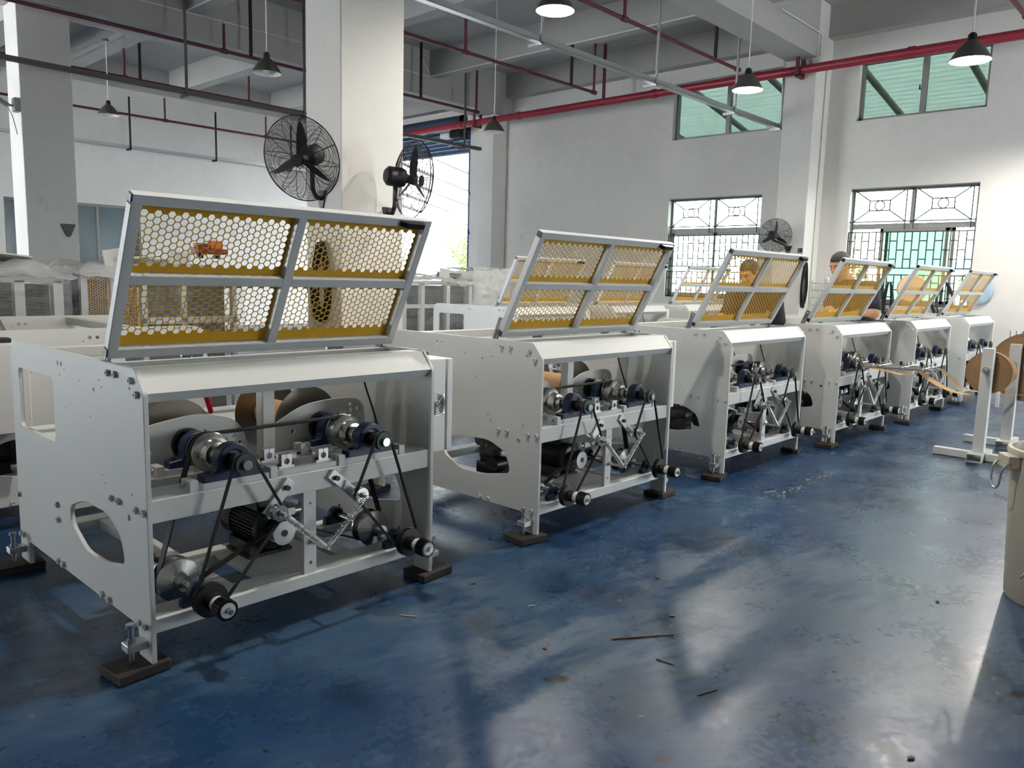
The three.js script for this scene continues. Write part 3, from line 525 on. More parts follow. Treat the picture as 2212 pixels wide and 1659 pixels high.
    P('idler_pin', [cyl([ix, 0.534, 0.0], [ix, 0.534, 0.112], 0.008, 10), cyl([ix, 0.534, 0.076], [ix, 0.534, 0.086], 0.012, 12)], M.zinc, arm);
    const sp = P('tension_spring', G.spring, M.chrome);
    if (sgn < 0) { sp.scale.x = -1; sp.position.x = 0.497 + 0.898; }
  }
  P('spring_anchor', [cyl([0.695, 0.35, -0.02], [0.695, 0.35, 0.118], 0.008, 10), cyl([0.695, 0.35, -0.012], [0.695, 0.35, 0.006], 0.013, 12)], M.zinc);
  // motor
  const mo = P('motor', G.motor, M.motor, o, [0.688, 0.336, -0.29]);
  P('fan_cowl', G.cowl, M.motor, mo);
  const mp = P('motor_pulley', G.gearSmall, M.zinc, o, [0.688, 0.336, -0.27]);
  P('pulley_disc', [lathe([[0.012, 0.045], [0.054, 0.045], [0.055, 0.049], [0.012, 0.05]], [0, 0, 0], [0, 0, 1], 32)], M.zinc, mp);
  P('pulley_flange', lathe([[0.012, -0.005], [0.054, -0.005], [0.054, 0], [0.012, 0]], [0, 0, 0], [0, 0, 1], 32), M.zinc, mp);
  P('pulley_bore', lathe([[0, 0.05], [0.016, 0.05], [0.016, 0.052], [0, 0.052]], [0, 0, 0], [0, 0, 1], 16), M.black, mp);
  P('motor_mount', [rbox(0.5, 0.88, 0.19, 0.206, -0.62, -0.14, 0.002), box(0.56, 0.64, 0.14, 0.19, -0.5, -0.14)], M.paint);
  P('valve_cluster', [cyl([0.6, 0.44, -0.2], [0.78, 0.44, -0.2], 0.016, 10), cyl([0.62, 0.44, -0.2], [0.62, 0.47, -0.2], 0.02, 10), cyl([0.76, 0.44, -0.2], [0.76, 0.475, -0.2], 0.014, 8), rbox(0.66, 0.72, 0.425, 0.462, -0.23, -0.18, 0.004)], M.zinc);
  // shaft clamps on their plate
  P('clamp_plate', ext(asShape(roundPoly([[0.535, 0.02], [0.85, 0.02], [0.85, 0.25], [0.535, 0.25]], 0.04)), 0.022).rotateX(-Math.PI / 2).translate(0, 0.661, 0), M.paint);
  for (const [x, z] of [[0.6, -0.06], [0.78, -0.06], [0.6, -0.2], [0.78, -0.2]]) { const c = P('shaft_clamp', G.clamp, M.alu, o, [x, 0.683, z]); P('clamp_screw', [cyl([-0.031, 0.008, 0], [-0.031, 0.02, 0], 0.006, 8), cyl([0.031, 0.008, 0], [0.031, 0.02, 0], 0.006, 8)], M.black, c); }
  P('cable', tube([[1.21, 1.03, -0.35], [1.22, 0.95, -0.34], [1.245, 0.83, -0.31], [1.26, 0.7, -0.27], [1.262, 0.665, -0.25]], 0.005, 20, 5), M.black);
  // switch cabinet on the right-hand plate
  const cb = P('switch_cabinet', [rbox(W + 0.001, 1.56, 0.61, 1.085, -0.45, -0.12, 0.004), rbox(W + 0.001, 1.548, 0.614, 1.081, -0.118, -0.108, 0.002), rbox(1.564, 1.6, 0.61, 1.085, -0.45, -0.11, 0.004)], M.cabinet);
  const rings = []; for (let i = 0; i < 6; i++) rings.push(new THREE.TorusGeometry(0.016 + i * 0.0075, 0.0016, 4, 32).translate(1.485, 0.857, -0.1));
  for (let i = 0; i < 4; i++) { const a = i * Math.PI / 2 + 0.8; rings.push(cyl([1.485, 0.857, -0.1], [1.485 + Math.cos(a) * 0.066, 0.857 + Math.sin(a) * 0.066, -0.102], 0.0016, 5), cyl([1.485 + Math.cos(a) * 0.066, 0.857 + Math.sin(a) * 0.066, -0.108], [1.485 + Math.cos(a) * 0.066, 0.857 + Math.sin(a) * 0.066, -0.099], 0.005, 8)); }
  P('fan_grille', rings, M.chrome, cb);
  P('fan_opening', lathe([[0, 0], [0.056, 0], [0.056, 0.002], [0, 0.002]], [1.485, 0.857, -0.108], [0, 0, 1], 32), M.black, cb);
  const hub = lathe([[0, 0], [0.024, 0], [0.024, 0.002], [0, 0.002]], [1.485, 0.857, -0.106], [0, 0, 1], 20);
  P('fan_sticker', hub, std('#2f6b48', 0.5), cb);
  P('cabinet_top_box', rbox(1.42, 1.5, 1.085, 1.11, -0.4, -0.25, 0.004), std('#1f1512', 0.5), cb);
  // levelling feet
  const foot = (x, z, s) => { const f = P('levelling_bracket', rbox(s < 0 ? x - 0.075 : x, s < 0 ? x : x + 0.075, 0.092, 0.122, z - 0.03, z + 0.03, 0.003), M.alu); const bx = x + s * 0.05; P('levelling_bolt', [cyl([bx, 0.042, z], [bx, 0.18, z], 0.0095, 10), cyl([bx, 0.18, z], [bx, 0.194, z], 0.018, 6), cyl([bx, 0.122, z], [bx, 0.136, z], 0.016, 6)], M.zinc, f); };
  foot(0, -0.06, -1); foot(0, -1.49, -1); foot(W, -0.06, 1); foot(W, -1.49, 1);
  // raised lid
  const S = 0.04, LV = 0.672;
  const lid = P('lid_frame', [rbox(0.003, W - 0.003, 0, S, -S, 0, 0.003), rbox(0.003, W - 0.003, LV - S, LV, -S, 0, 0.003), rbox(0, S, S, LV - S, -S, 0, 0.003), rbox(W - S, W, S, LV - S, -S, 0, 0.003), rbox(W / 2 - S / 2, W / 2 + S / 2, S, LV - S, -S, -0.001, 0.003), rbox(S, W / 2 - S / 2, LV / 2 - S / 2, LV / 2 + S / 2, -S, -0.001, 0.003), rbox(W / 2 + S / 2, W - S, LV / 2 - S / 2, LV / 2 + S / 2, -S, -0.001, 0.003)], M.rail);
  lid.position.set(0, 1.152, -0.325); lid.rotation.x = rad(26.6);
  for (const px of [S, W / 2 + S / 2]) for (const py of [S, LV / 2 + S / 2]) P('guard_panel', py === S ? G.panelLow : G.panel, M.yellow, lid, [px, py, -S + 0.004]);
  for (const y of [0, LV - S]) for (const [a, b] of [[-0.001, 0.004], [W - 0.004, W + 0.001]]) P('end_cap', box(a, b, y + 0.005, y + S - 0.005, -S + 0.005, -0.005), M.black, lid);
  P('handle', [ext(poly([[0, 0], [0.13, 0], [0.13, 0.012], [0.115, 0.032], [0.015, 0.032], [0, 0.012]]), 0.022, 0.002).rotateX(Math.PI / 2).translate(1.19, LV - 0.008, 0.0).translate(0, 0, 0)], M.blackGloss, lid);
  for (const x of [0.3, 1.0]) P('hinge', [cyl([x, -0.008, -0.02], [x + 0.09, -0.008, -0.02], 0.0095, 10), box(x, x + 0.04, -0.02, 0.004, -0.03, -0.012), box(x + 0.045, x + 0.09, -0.02, 0.004, -0.03, -0.012)], M.zinc, lid);
  const lev = new THREE.Shape(roundPoly([[-0.018, 0], [0.018, 0], [0.018, 0.16], [-0.018, 0.16]], 0.014).getPoints(5)); lev.holes.push(circlePath(0, 0.138, 0.0085)); lev.holes.push(asShape(roundPoly([[-0.0035, 0.02], [0.0035, 0.02], [0.0035, 0.085], [-0.0035, 0.085]], 0.002)));
  for (const x of [0.022, W - 0.036]) { const l = P('lid_stay', Zs(ext(lev, 0.014)), M.stay); l.position.set(x, 1.12, -0.405); l.rotation.x = rad(22); }
  return o;
}
const proto = buildMachine();
function extras(o, kind) {                                   // pieces that only some machines carry
  if (kind.includes('lever')) mesh('red_lever', [cyl([0.52, 0.86, -0.55], [0.49, 0.945, -0.53], 0.011, 10, 0.014), new THREE.SphereGeometry(0.0145, 10, 8).translate(0.49, 0.945, -0.53)], M.red, o);
  if (kind.includes('blower')) {
    const b = mesh('blower', [lathe([[0, 0], [0.05, 0], [0.095, 0.03], [0.105, 0.08], [0.1, 0.14], [0.085, 0.2], [0.05, 0.21]], [0.1, 0.41, -0.52], [1, 0, 0], 24), cyl([0.07, 0.36, -0.44], [0.16, 0.36, -0.44], 0.05, 18), rbox(0.09, 0.27, 0.2, 0.36, -0.6, -0.45, 0.01), cyl([0.13, 0.48, -0.62], [0.26, 0.48, -0.62], 0.035, 12)], M.blackGloss, o);
    mesh('terminal_cover', rbox(0.29, 0.36, 0.44, 0.5, -0.58, -0.5, 0.006), M.black, b);
  }
}
const rowWords = ['nearest', 'second', 'third', 'fourth', 'fifth', 'farthest'];
const rowWhere = [[1.135, -2.833], [3.315, -2.84], [5.49, -2.825], [7.4, -2.7], [9.43, -2.64], [11.6, -2.62]];
const woodG = (() => { const l = []; for (let k = 0; k < 4; k++) { const g = new RoundedBoxGeometry(0.2, 0.038, 0.155, 2, 0.006), p = g.attributes.position; for (let i = 0; i < p.count; i++) { const f = 1 + 0.12 * (vnoise(p.getX(i) * 14 + k * 9, p.getZ(i) * 14, 7 + k) - 0.5); p.setX(i, p.getX(i) * f + (vnoise(p.getZ(i) * 30, k, 5) - 0.5) * 0.02); p.setZ(i, p.getZ(i) * f + (vnoise(p.getX(i) * 30, k, 6) - 0.5) * 0.02); p.setY(i, p.getY(i) * (1 + 0.0)); } g.computeVertexNormals(); l.push(boxUV(merge(g), 1).translate(0, 0.02, 0)); } return l; })();
function blocksFor(x, z, turn, words) {
  const spots = [[-0.03, -0.06, 'front left'], [W + 0.03, -0.06, 'front right'], [-0.03, -1.49, 'rear left'], [W + 0.03, -1.49, 'rear right']];
  spots.forEach(([a, b, w], i) => {
    const m = single('wooden_block', woodG[(i + Math.round(x * 3)) % 4 < 0 ? 0 : (i + Math.round(Math.abs(x) * 3)) % 4], M.wood, `dark wooden block under the ${w} foot of the ${words}`, 'wood block', 'wooden blocks under the machine feet');
    m.position.set(x + a * Math.cos(turn) + b * Math.sin(turn), 0.001, z - a * Math.sin(turn) + b * Math.cos(turn)); m.rotation.y = turn + rnd(-0.25, 0.25);
  });
}
const machines = [];
rowWhere.forEach(([x, z], i) => {
  const o = i ? proto.clone() : proto;
  o.name = numbered('pad_machine'); o.position.set(x, 0, z); scene.add(o);
  tag(o, i === 0 ? 'nearest grey machine, largest in view, with a raised yellow perforated lid' : i === 5 ? 'farthest small grey machine of the front row, beside the right wall' : `${rowWords[i]} grey machine of the front row, counted from the camera, lid raised`, 'machine', 'machines in the front row');
  machines.push(o);
});
extras(machines[0], ['lever']);
for (let i = 1; i < 6; i++) extras(machines[i], ['blower']);
rowWhere.forEach(([x, z], i) => blocksFor(x, z, 0, `${rowWords[i]} machine of the front row`));
[[7.1, -6.5, 'left'], [9.13, -6.5, 'middle'], [11.15, -6.5, 'right']].forEach(([x, z, w]) => {
  const o = proto.clone(); o.name = numbered('pad_machine'); o.position.set(x, 0, z); scene.add(o);
  for (const c of [...o.children]) if (c.name === 'red_lever') o.remove(c);
  tag(o, `${w} grey machine of the row behind, partly hidden, yellow lid raised`, 'machine', 'machines in the second row');
  blocksFor(x, z, 0, `${w} machine of the second row`);
});
{
  const o = proto.clone(); o.name = numbered('pad_machine'); o.position.set(0.86, 0, -6.33); o.rotation.y = -Math.PI / 2; scene.add(o);
  for (const c of [...o.children]) if (c.name === 'red_lever') o.remove(c);
  tag(o, 'grey machine turned sideways behind the nearest one, at the left edge', 'machine');
  blocksFor(0.86, -6.33, -Math.PI / 2, 'sideways machine at the left edge');
}
// ---------------------------------------------------------------- pendant lamps
function lamp(x, y, z, top, lit, label, power = 1) {                    // y = rim of the shade
  const o = thing('pendant_lamp', label, 'lamp', [x, y, z], 0, lit ? 'lit pendant lamps' : 'unlit pendant lamps');
  mesh('cord', cyl([0, 0.26, 0], [0, top - y, 0], 0.008, 6), M.white, o);
  mesh('ceiling_rose', lathe([[0, 0], [0.05, 0], [0.06, 0.02], [0, 0.02]], [0, top - y - 0.021, 0], [0, 1, 0], 14), M.shade, o);
  mesh('lamp_cap', lathe([[0.035, 0.19], [0.045, 0.195], [0.04, 0.25], [0.02, 0.27], [0, 0.27]], [0, 0, 0], [0, 1, 0], 16), M.black, o);
  const pr = [[0.19, 0], [0.185, 0.012], [0.16, 0.06], [0.125, 0.115], [0.08, 0.165], [0.042, 0.195]];
  const sh = mesh('lamp_shade', lathe([...pr, [0.03, 0.195]], [0, 0, 0], [0, 1, 0], 36), M.shade, o);
  mesh('shade_lining', lathe(pr.map(([r, h]) => [r - 0.004, h - (h > 0.1 ? 0.003 : 0)]), [0, 0, 0], [0, 1, 0], 36), M.shadeIn, sh);
  const bulb = mesh('bulb', lathe([[0, 0.0], [0.03, 0.008], [0.05, 0.035], [0.055, 0.065], [0.045, 0.1], [0.028, 0.14], [0.025, 0.19], [0, 0.19]], [0, 0, 0], [0, 1, 0], 20), lit ? M.bulbOn : M.bulbOff, o);
  if (lit) { const l = new THREE.PointLight(0xfff8ee, LAMP_CD * power); l.position.set(0, 0.06, 0); l.castShadow = true; l.shadow.radius = 2.4; l.name = 'bulb_light'; bulb.add(l); }
  return o;
}
lamp(9.56, 3.93, -4.92, 5.4 + 0.42, true, 'lit pendant lamp below the deep beam, near the left high window', 0.75);
lamp(9.13, 3.78, -2.3, CEIL, true, 'lit pendant lamp at the upper right, in front of the right high window', 0.6);
lamp(6.18, 4.1, -5.27, CEIL, true, 'lit pendant lamp cut by the top edge of the picture', 0.8);
lamp(10.14, 4.02, -9.96, CEIL, false, 'unlit pendant lamp in front of the roller door column');
lamp(5.7, 4.1, -9.84, CEIL, false, 'unlit pendant lamp left of the near column');
lamp(6.09, 4.38, -16.3, 5.755, false, 'unlit pendant lamp hanging beside the left column');
lamp(1.95, 4.1, -2.75, CEIL, true, 'lit pendant lamp above the nearest machine');
lamp(5.6, 4.1, -2.45, CEIL, true, 'lit pendant lamp above the third machine');
lamp(12.6, 3.95, -1.9, CEIL, true, 'lit pendant lamp beyond the right edge, near the window wall', 1.5);

// ---------------------------------------------------------------- pipes and cable trays under the ceiling
{
  const o = thing('fire_main_pipe', 'thick red fire main running along the window wall', 'pipe');
  mesh('pipe', cyl([13.72, 5.19, ZB], [13.72, 5.19, 6.9], 0.075, 16), M.redPipe, o);
  for (const z of [-14.6, -12.7, -9.05, -6.9, -4.3, -2.4]) mesh('pipe_collar', cyl([13.72, 5.19, z - 0.05], [13.72, 5.19, z + 0.05], 0.09, 16), M.redPipe, o);
  for (const z of [-14.05, -6.1]) mesh('pipe_bracket', [box(13.6, 13.63, 5.08, 5.39, z - 0.03, z + 0.03), box(13.81, 13.845, 5.08, 5.39, z - 0.03, z + 0.03), box(13.6, 13.845, 5.06, 5.1, z - 0.03, z + 0.03)], M.sprinkler, o);
  for (const z of [-10.3, -2.6]) mesh('pipe_bracket', [box(13.69, 13.75, 5.26, CEIL - 0.005, z - 0.02, z + 0.02)], M.sprinkler, o);
}
function sprinkler(label, y, z, x0, x1, r, risers, ends) {
  const o = thing('sprinkler_pipe', label, 'pipe', [0, 0, 0], 0, 'thin dark red sprinkler pipes');
  mesh('pipe', cyl([x0, y, z], [x1, y, z], r, 10), M.sprinkler, o);
  for (const [x, h, k] of risers) { const q = mesh('riser', [cyl([x, y, z], [x, h, z], r * 0.85, 8), cyl([x - 0.06, y, z], [x + 0.06, y, z], r * 1.45, 10)], M.sprinkler, o); if (k) mesh('sprinkler_head', [cyl([x, h, z], [x, h + 0.05, z], 0.014, 8), cyl([x, h + 0.05, z], [x, h + 0.055, z], 0.024, 10)], M.zinc, q); }
  for (const [x, h] of ends) mesh('hanger', box(x - 0.022, x + 0.022, y - 0.02, h, z - 0.02, z + 0.02), M.black, o);
}
sprinkler('thin dark red sprinkler pipe right of the near column', 5.1, -9.7, -6, 12.63, 0.028, [[9.17, 5.62, 1], [12.6, CEIL, 0], [3.2, 5.62, 1]], [[11.9, CEIL]]);
sprinkler('thin dark red sprinkler pipe ending behind the lit lamp at the window wall', 5.1, -6.75, -6, 12.75, 0.028, [[9.4, 5.65, 1], [12.72, 5.75, 0]], [[11.95, 5.82]]);
sprinkler('thin dark red sprinkler pipe below the beam to the roller door column', 5.22, -13.3, -6, 12.97, 0.03, [[6.9, 5.66, 1], [12.95, CEIL, 0]], [[7.4, CEIL], [11.3, CEIL]]);
sprinkler('thin dark red sprinkler pipe along the back wall', 5.1, -19.9, -6, 13.4, 0.028, [[8.75, 5.62, 1], [11.47, 5.62, 1]], []);
sprinkler('thin dark red sprinkler pipe just above the dull cable tray', 5.2, -16.6, -6, 13.2, 0.028, [[6.53, 5.74, 1], [9.17, 5.74, 1]], [[6.83, CEIL]]);
sprinkler('thin dark red sprinkler pipe at the top right corner', 5.1, -2.55, 2, 12.6, 0.03, [[10.2, 5.7, 1], [12.57, CEIL, 0]], [[11.8, CEIL]]);
function tray(label, y, z, x0, x1, w, hang, mat, hangMat = mat) {
  const o = thing('cable_tray', label, 'cable tray', [0, 0, 0], 0, 'steel cable trays');
  const L = x1 - x0;
  mesh('tray', [box(x0, x1, y, y + 0.004, z - w / 2, z + w / 2), box(x0, x1, y, y + 0.07, z + w / 2 - 0.004, z + w / 2), box(x0, x1, y, y + 0.07, z - w / 2, z - w / 2 + 0.004)], mat, o);
  for (const [x, top] of hang) mesh('hanger', [box(x - 0.02, x + 0.02, y - 0.02, top, z + w / 2 + 0.001, z + w / 2 + 0.025), box(x - 0.02, x + 0.02, y - 0.04, y - 0.001, z - w / 2 - 0.1, z + w / 2 + 0.025)], hangMat, o);
  mesh('cable', [tube([[x0, y + 0.02, z], [x0 + L * 0.3, y + 0.02, z + 0.02], [x0 + L * 0.6, y + 0.02, z - 0.02], [x1, y + 0.02, z]], 0.012, 40, 5), tube([[x0, y + 0.02, z - 0.03], [x0 + L * 0.5, y + 0.02, z - 0.02], [x1, y + 0.02, z - 0.04]], 0.008, 40, 5)], M.white, o);
}
tray('bright steel cable tray from the top of the picture to the window wall', 4.38, -6.74, -2, 14.4, 0.1, [[7.6, CEIL], [10.16, CEIL], [12.58, CEIL], [14.35, CEIL], [5, CEIL], [2.4, CEIL]], M.galv);
tray('dull steel cable tray behind the columns', 4.36, -13.2, -6, 13.0, 0.09, [[6.15, CEIL], [8.37, CEIL], [12.45, CEIL]], M.trayDark);
tray('pale cable tray along the back wall', 4.36, -20.2, -6, 13.6, 0.1, [[8.0, 5.56], [10.17, 5.56], [12.38, 5.56]], M.galv, M.black);
single('conduit', [tube([[11.78, 5.8, -13.55], [11.78, 5.8, -10], [11.78, 5.8, -6.5]], 0.012, 20, 5), tube([[11.5, 6.2, -13.58], [11.78, 5.86, -13.58], [11.78, 5.8, -13.55]], 0.01, 8, 5), tube([[11.78, 5.8, -13.58], [9, 5.8, -13.59], [5, 5.78, -13.59]], 0.009, 20, 5)], M.white, 'thin white conduit along the slim beam near the roller door', 'conduit');
single('conduit', [tube([[6.38, 5.8, -13.55], [6.38, 5.8, -10], [6.38, 5.8, -6.5]], 0.012, 20, 5)], M.white, 'thin white conduit along the slim beam left of the near column', 'conduit');
single('conduit', [cyl([6.1, 5.78, -14.4], [6.1, 5.78, -20.1], 0.02, 8), tube([[6.1, 5.78, -20.1], [6.1, 5.7, -20.38], [6.1, 5.4, -20.42], [6.1, 3.9, -20.42]], 0.02, 24, 8)], M.galv, 'grey conduit that bends down the back wall', 'conduit');
single('conduit', [tube([[13.9, 5.42, -5.84], [13.9, 5.78, -5.84], [13.4, 5.79, -5.845], [12.3, 5.79, -5.845]], 0.012, 30, 5, false, 0.05)], M.white, 'thin white conduit on the deep beam above the wall column', 'conduit');
single('conduit', [cyl([14.25, 0.05, -5.845], [14.25, 5.3, -5.845], 0.012, 6)], M.cream, 'pale vertical conduit on the side of the wall column', 'conduit');

// ---------------------------------------------------------------- wall fans
const fanG = {};
{
  const R = 0.345, prof = (t, s) => { const r = 0.05 + (R - 0.05) * t; return [r, s * (0.085 * Math.sqrt(Math.max(0, 1 - t ** 3)))]; };
  const ring = []; for (const s of [1, -1]) for (let i = 0; i <= 26; i++) { const [r, h] = prof(i / 26, s); ring.push(new THREE.TorusGeometry(r, i === 26 ? 0.005 : 0.002, 3, 44).translate(0, 0, h)); }
  for (const s of [1, -1]) for (let k = 0; k < 12; k++) { const a = k / 12 * Math.PI * 2, pts = []; for (let i = 0; i <= 6; i++) { const [r, h] = prof(i / 6, s); pts.push([Math.cos(a) * r, Math.sin(a) * r, h * 1.03]); } ring.push(tube(pts, 0.0028, 10, 4)); }
  fanG.guard = merge(ring);
  fanG.badge = merge([lathe([[0, 0.092], [0.05, 0.09], [0.052, 0.083]], [0, 0, 0], [0, 0, 1], 20)]);
  const bl = new THREE.Shape(); bl.moveTo(0.03, -0.03); bl.bezierCurveTo(0.12, -0.06, 0.25, -0.035, 0.31, 0.0); bl.bezierCurveTo(0.25, 0.03, 0.12, 0.03, 0.03, 0.03); bl.closePath();
  const b = ext(bl, 0.003, 0, 10), p = b.attributes.position; for (let i = 0; i < p.count; i++) p.setZ(i, p.getZ(i) + p.getY(i) * 0.55); b.computeVertexNormals();
  fanG.blade = merge(b);
  fanG.motor = merge([lathe([[0, -0.27], [0.06, -0.265], [0.085, -0.24], [0.088, -0.12], [0.075, -0.09], [0.05, -0.075], [0.03, -0.03], [0.045, -0.025], [0.045, 0.03], [0, 0.035]], [0, 0, 0], [0, 0, 1], 24)]);
}
function fan(center, normal, mount, mn, scale, label) {
  const o = thing('wall_fan', label, 'fan', mount, 0, 'black wall fans');
  const c = V(...center).sub(V(...mount)), q = new THREE.Quaternion().setFromUnitVectors(V(0, 0, 1), V(...normal).normalize());
  const up = V(0, 1, 0).applyQuaternion(q);
  const put = (name, g, mat, parent = o) => { const m = mesh(name, g, mat, parent); if (parent === o) { m.position.copy(c); m.quaternion.copy(q); m.scale.setScalar(scale); } return m; };
  const mo = put('motor', fanG.motor, M.black);
  for (let k = 0; k < 3; k++) { const b = put('blade', fanG.blade, M.black, mo); b.rotation.z = k * Math.PI * 2 / 3 + Math.PI / 2 + 0.05; }
  put('guard', fanG.guard, M.black); put('badge', fanG.badge, M.black);
  // bracket: triangular wall plate and bent arm
  const pl = ext(asShape(roundPoly([[-0.07, 0.07], [0.07, 0.07], [0.02, -0.1], [-0.02, -0.1]], 0.015)), 0.012).applyQuaternion(new THREE.Quaternion().setFromUnitVectors(V(0, 0, 1), V(...mn)));
  mesh('bracket', pl, M.black, o);
  const back = c.clone().addScaledVector(V(...normal).normalize(), -0.17 * scale), drop = back.clone().addScaledVector(V(0, 1, 0), -0.09 * scale), out = V(...mn).multiplyScalar(0.06);
  mesh('arm', [tube([[out.x * 0.1, 0, out.z * 0.1], [out.x, 0.01, out.z], [out.x * 1.6, 0.08 * scale, out.z * 1.6], [drop.x * 0.6 + out.x * 0.6, drop.y * 0.75, drop.z * 0.6 + out.z * 0.6], drop.toArray(), back.toArray()], 0.021 * scale, 28, 8)], M.black, o);
  return o;
}
fan([3.7, 2.43, -5.86], [-0.844, -0.308, 0.427], [4.09, 2.16, -6.15], [-1, 0, 0], 1, 'large black fan on the near column, facing the camera');
fan([4.45, 2.31, -5.33], [0.93, -0.05, 0.22], [4.6, 2.04, -5.86], [0, 0, 1], 0.95, 'black fan on the near column turned away to the right');
fan([13.42, 2.36, -6.2], [-0.71, -0.12, 0.66], [13.85, 2.13, -6.14], [-1, 0, 0], 0.85, 'small distant fan on the wall column');
single('fan_bracket', ext(asShape(roundPoly([[-0.11, 0.08], [0.11, 0.08], [0.025, -0.12], [-0.025, -0.12]], 0.02)), 0.03).translate(4.47, 2.08, -13.8), M.black, 'empty black triangular bracket on the left column', 'bracket');
single('camera_mount', [box(3.72, 3.9, 3.85, 3.88, -13.9, -13.86), cyl([3.6, 3.95, -13.88], [3.75, 3.86, -13.88], 0.04, 10), rbox(3.82, 3.9, 3.78, 3.98, -13.95, -13.8, 0.005), tube([[3.75, 3.84, -13.88], [3.8, 3.7, -13.86], [3.85, 3.45, -13.85]], 0.008, 12, 5)], M.winFrame, 'small camera on an arm at the left side of the left column', 'camera');

// ---------------------------------------------------------------- paper roll stands and feed
function rollStand(x, z, r, label) {
  const o = thing('roll_stand', label, 'stand', [x, 0, z], 0, 'grey paper roll stands');
  mesh('upright', rbox(-0.04, 0.04, 0.06, 1.0, -0.045, 0.045, 0.004), M.paint, o);
  const t = 0.004, tubeX = (x0, x1) => [box(x0, x1, 0.0, t, -0.06, 0.06), box(x0, x1, 0.07 - t, 0.07, -0.06, 0.06), box(x0, x1, t, 0.07 - t, -0.06, -0.06 + t), box(x0, x1, t, 0.07 - t, 0.06 - t, 0.06)];
  mesh('foot', [...tubeX(-0.16, 0.25)], M.paint, o);
  mesh('foot', [rbox(-0.04, 0.04, 0.004, 0.068, -0.36, -0.062, 0.003), rbox(-0.04, 0.04, 0.004, 0.068, 0.062, 0.36, 0.003)], M.paint, o);
  mesh('spindle', [cyl([-0.12, 0.81, 0], [0.26, 0.81, 0], 0.016, 12), cyl([-0.06, 0.81, 0], [-0.045, 0.81, 0], 0.028, 12)], M.alu, o);
  return o;
}
rollStand(7.9, -1.61, 0.18, 'grey steel stand holding the small paper roll');
rollStand(8.8, -1.57, 0.3, 'grey steel stand holding the large paper roll');
function paperRoll(x, z, r, w, label) {
  const o = thing('paper_roll', label, 'paper roll', [x, 0.81 - 0.03, z], 0, 'rolls of kraft paper');
  mesh('winding', lathe([[0.046, 0], [r, 0], [r, w], [0.046, w]], [0, 0, 0], [1, 0, 0], 56), M.kraftFace, o);
  mesh('core', lathe([[0.046, -0.004], [0.046, w + 0.004], [0.036, w + 0.004], [0.036, -0.004], [0.046, -0.004]], [0, 0, 0], [1, 0, 0], 28), M.kraft, o);
}
paperRoll(7.96, -1.61, 0.185, 0.09, 'small brown roll of paper tape on the nearer stand');
paperRoll(8.86, -1.47, 0.33, 0.09, 'large brown paper roll at the right edge');
function ribbon(pts, w, dir, seg = 60) {                     // paper strip of width w along a curve
  const c = new THREE.CatmullRomCurve3(pts.map((p) => V(...p))), g = new THREE.BufferGeometry(), pos = [], P = c.getSpacedPoints(seg);
  for (let i = 0; i < seg; i++) { const f = (k) => { const t = k / seg, d = Array.isArray(dir[0]) ? V(...dir[0]).lerp(V(...dir[1]), t) : V(...dir); return [P[k].clone().addScaledVector(d, -w / 2), P[k].clone().addScaledVector(d, w / 2)]; }; const [a, b] = f(i), [e, h] = f(i + 1); pos.push(...a.toArray(), ...b.toArray(), ...h.toArray(), ...a.toArray(), ...h.toArray(), ...e.toArray()); }
  g.setAttribute('position', new THREE.BufferAttribute(new Float32Array(pos), 3)); g.computeVertexNormals(); return g;
}
const paperM = std('#c9a473', 0.75, 0, { side: THREE.DoubleSide });
single('paper_strip', ribbon([[8.0, 0.755, -2.2], [7.99, 0.70, -2.13], [7.98, 0.62, -1.99], [7.98, 0.57, -1.83], [7.99, 0.575, -1.68], [8.0, 0.64, -1.52], [8.0, 0.78, -1.425], [8.0, 0.9, -1.47]], 0.075, [[0.9, 0.1, 0.4], [0.6, 0, 0.8]]), paperM, 'brown paper strip sagging from the feed rods to the small roll', 'paper strip');
single('paper_strip', ribbon([[8.2, 0.75, -2.05], [8.3, 0.66, -1.97], [8.4, 0.57, -1.9], [8.55, 0.53, -1.7], [8.8, 0.52, -1.45]], 0.05, [[0.6, 0, 0.8], [1, 0, 0]]), paperM, 'second brown paper strip running down towards the large roll', 'paper strip');
{
  const o = thing('feed_frame', 'chrome feed rods reaching out of the fourth machine', 'feed rods', [0, 0, 0]);
  for (const [dx, dy] of [[0, 0], [0.05, -0.012], [0.1, 0.0], [0.16, 0.012], [0.22, 0.0]]) mesh('rod', cyl([7.9 + dx, 0.74 + dy, -2.78], [7.93 + dx, 0.755 + dy, -2.06], 0.0085, 10), M.chrome, o);
  for (const z of [-2.72, -2.5, -2.3, -2.12]) mesh('cross_bar', [cyl([7.85, 0.765, z], [8.2, 0.765, z], 0.008, 8), ...[7.9, 8.02, 8.14].map((x) => cyl([x, 0.73, z], [x, 0.8, z], 0.012, 8))], M.chrome, o);
  mesh('clamp_knob', [[7.92, -2.55], [8.0, -2.35], [8.1, -2.2], [7.95, -2.15]].map(([x, z]) => cyl([x, 0.775, z], [x, 0.81, z], 0.014, 8)), M.black, o);
  mesh('support', [cyl([8.0, 0.655, -2.74], [8.0, 0.76, -2.6], 0.008, 6), cyl([8.06, 0.655, -2.74], [8.06, 0.76, -2.6], 0.008, 6)], M.chrome, o);
  const pap = mesh('paper_web', ribbon([[8.02, 0.735, -2.7], [8.02, 0.70, -2.45], [8.02, 0.685, -2.3], [8.02, 0.74, -2.1]], 0.14, [1, 0, 0], 24), paperM, o);
}
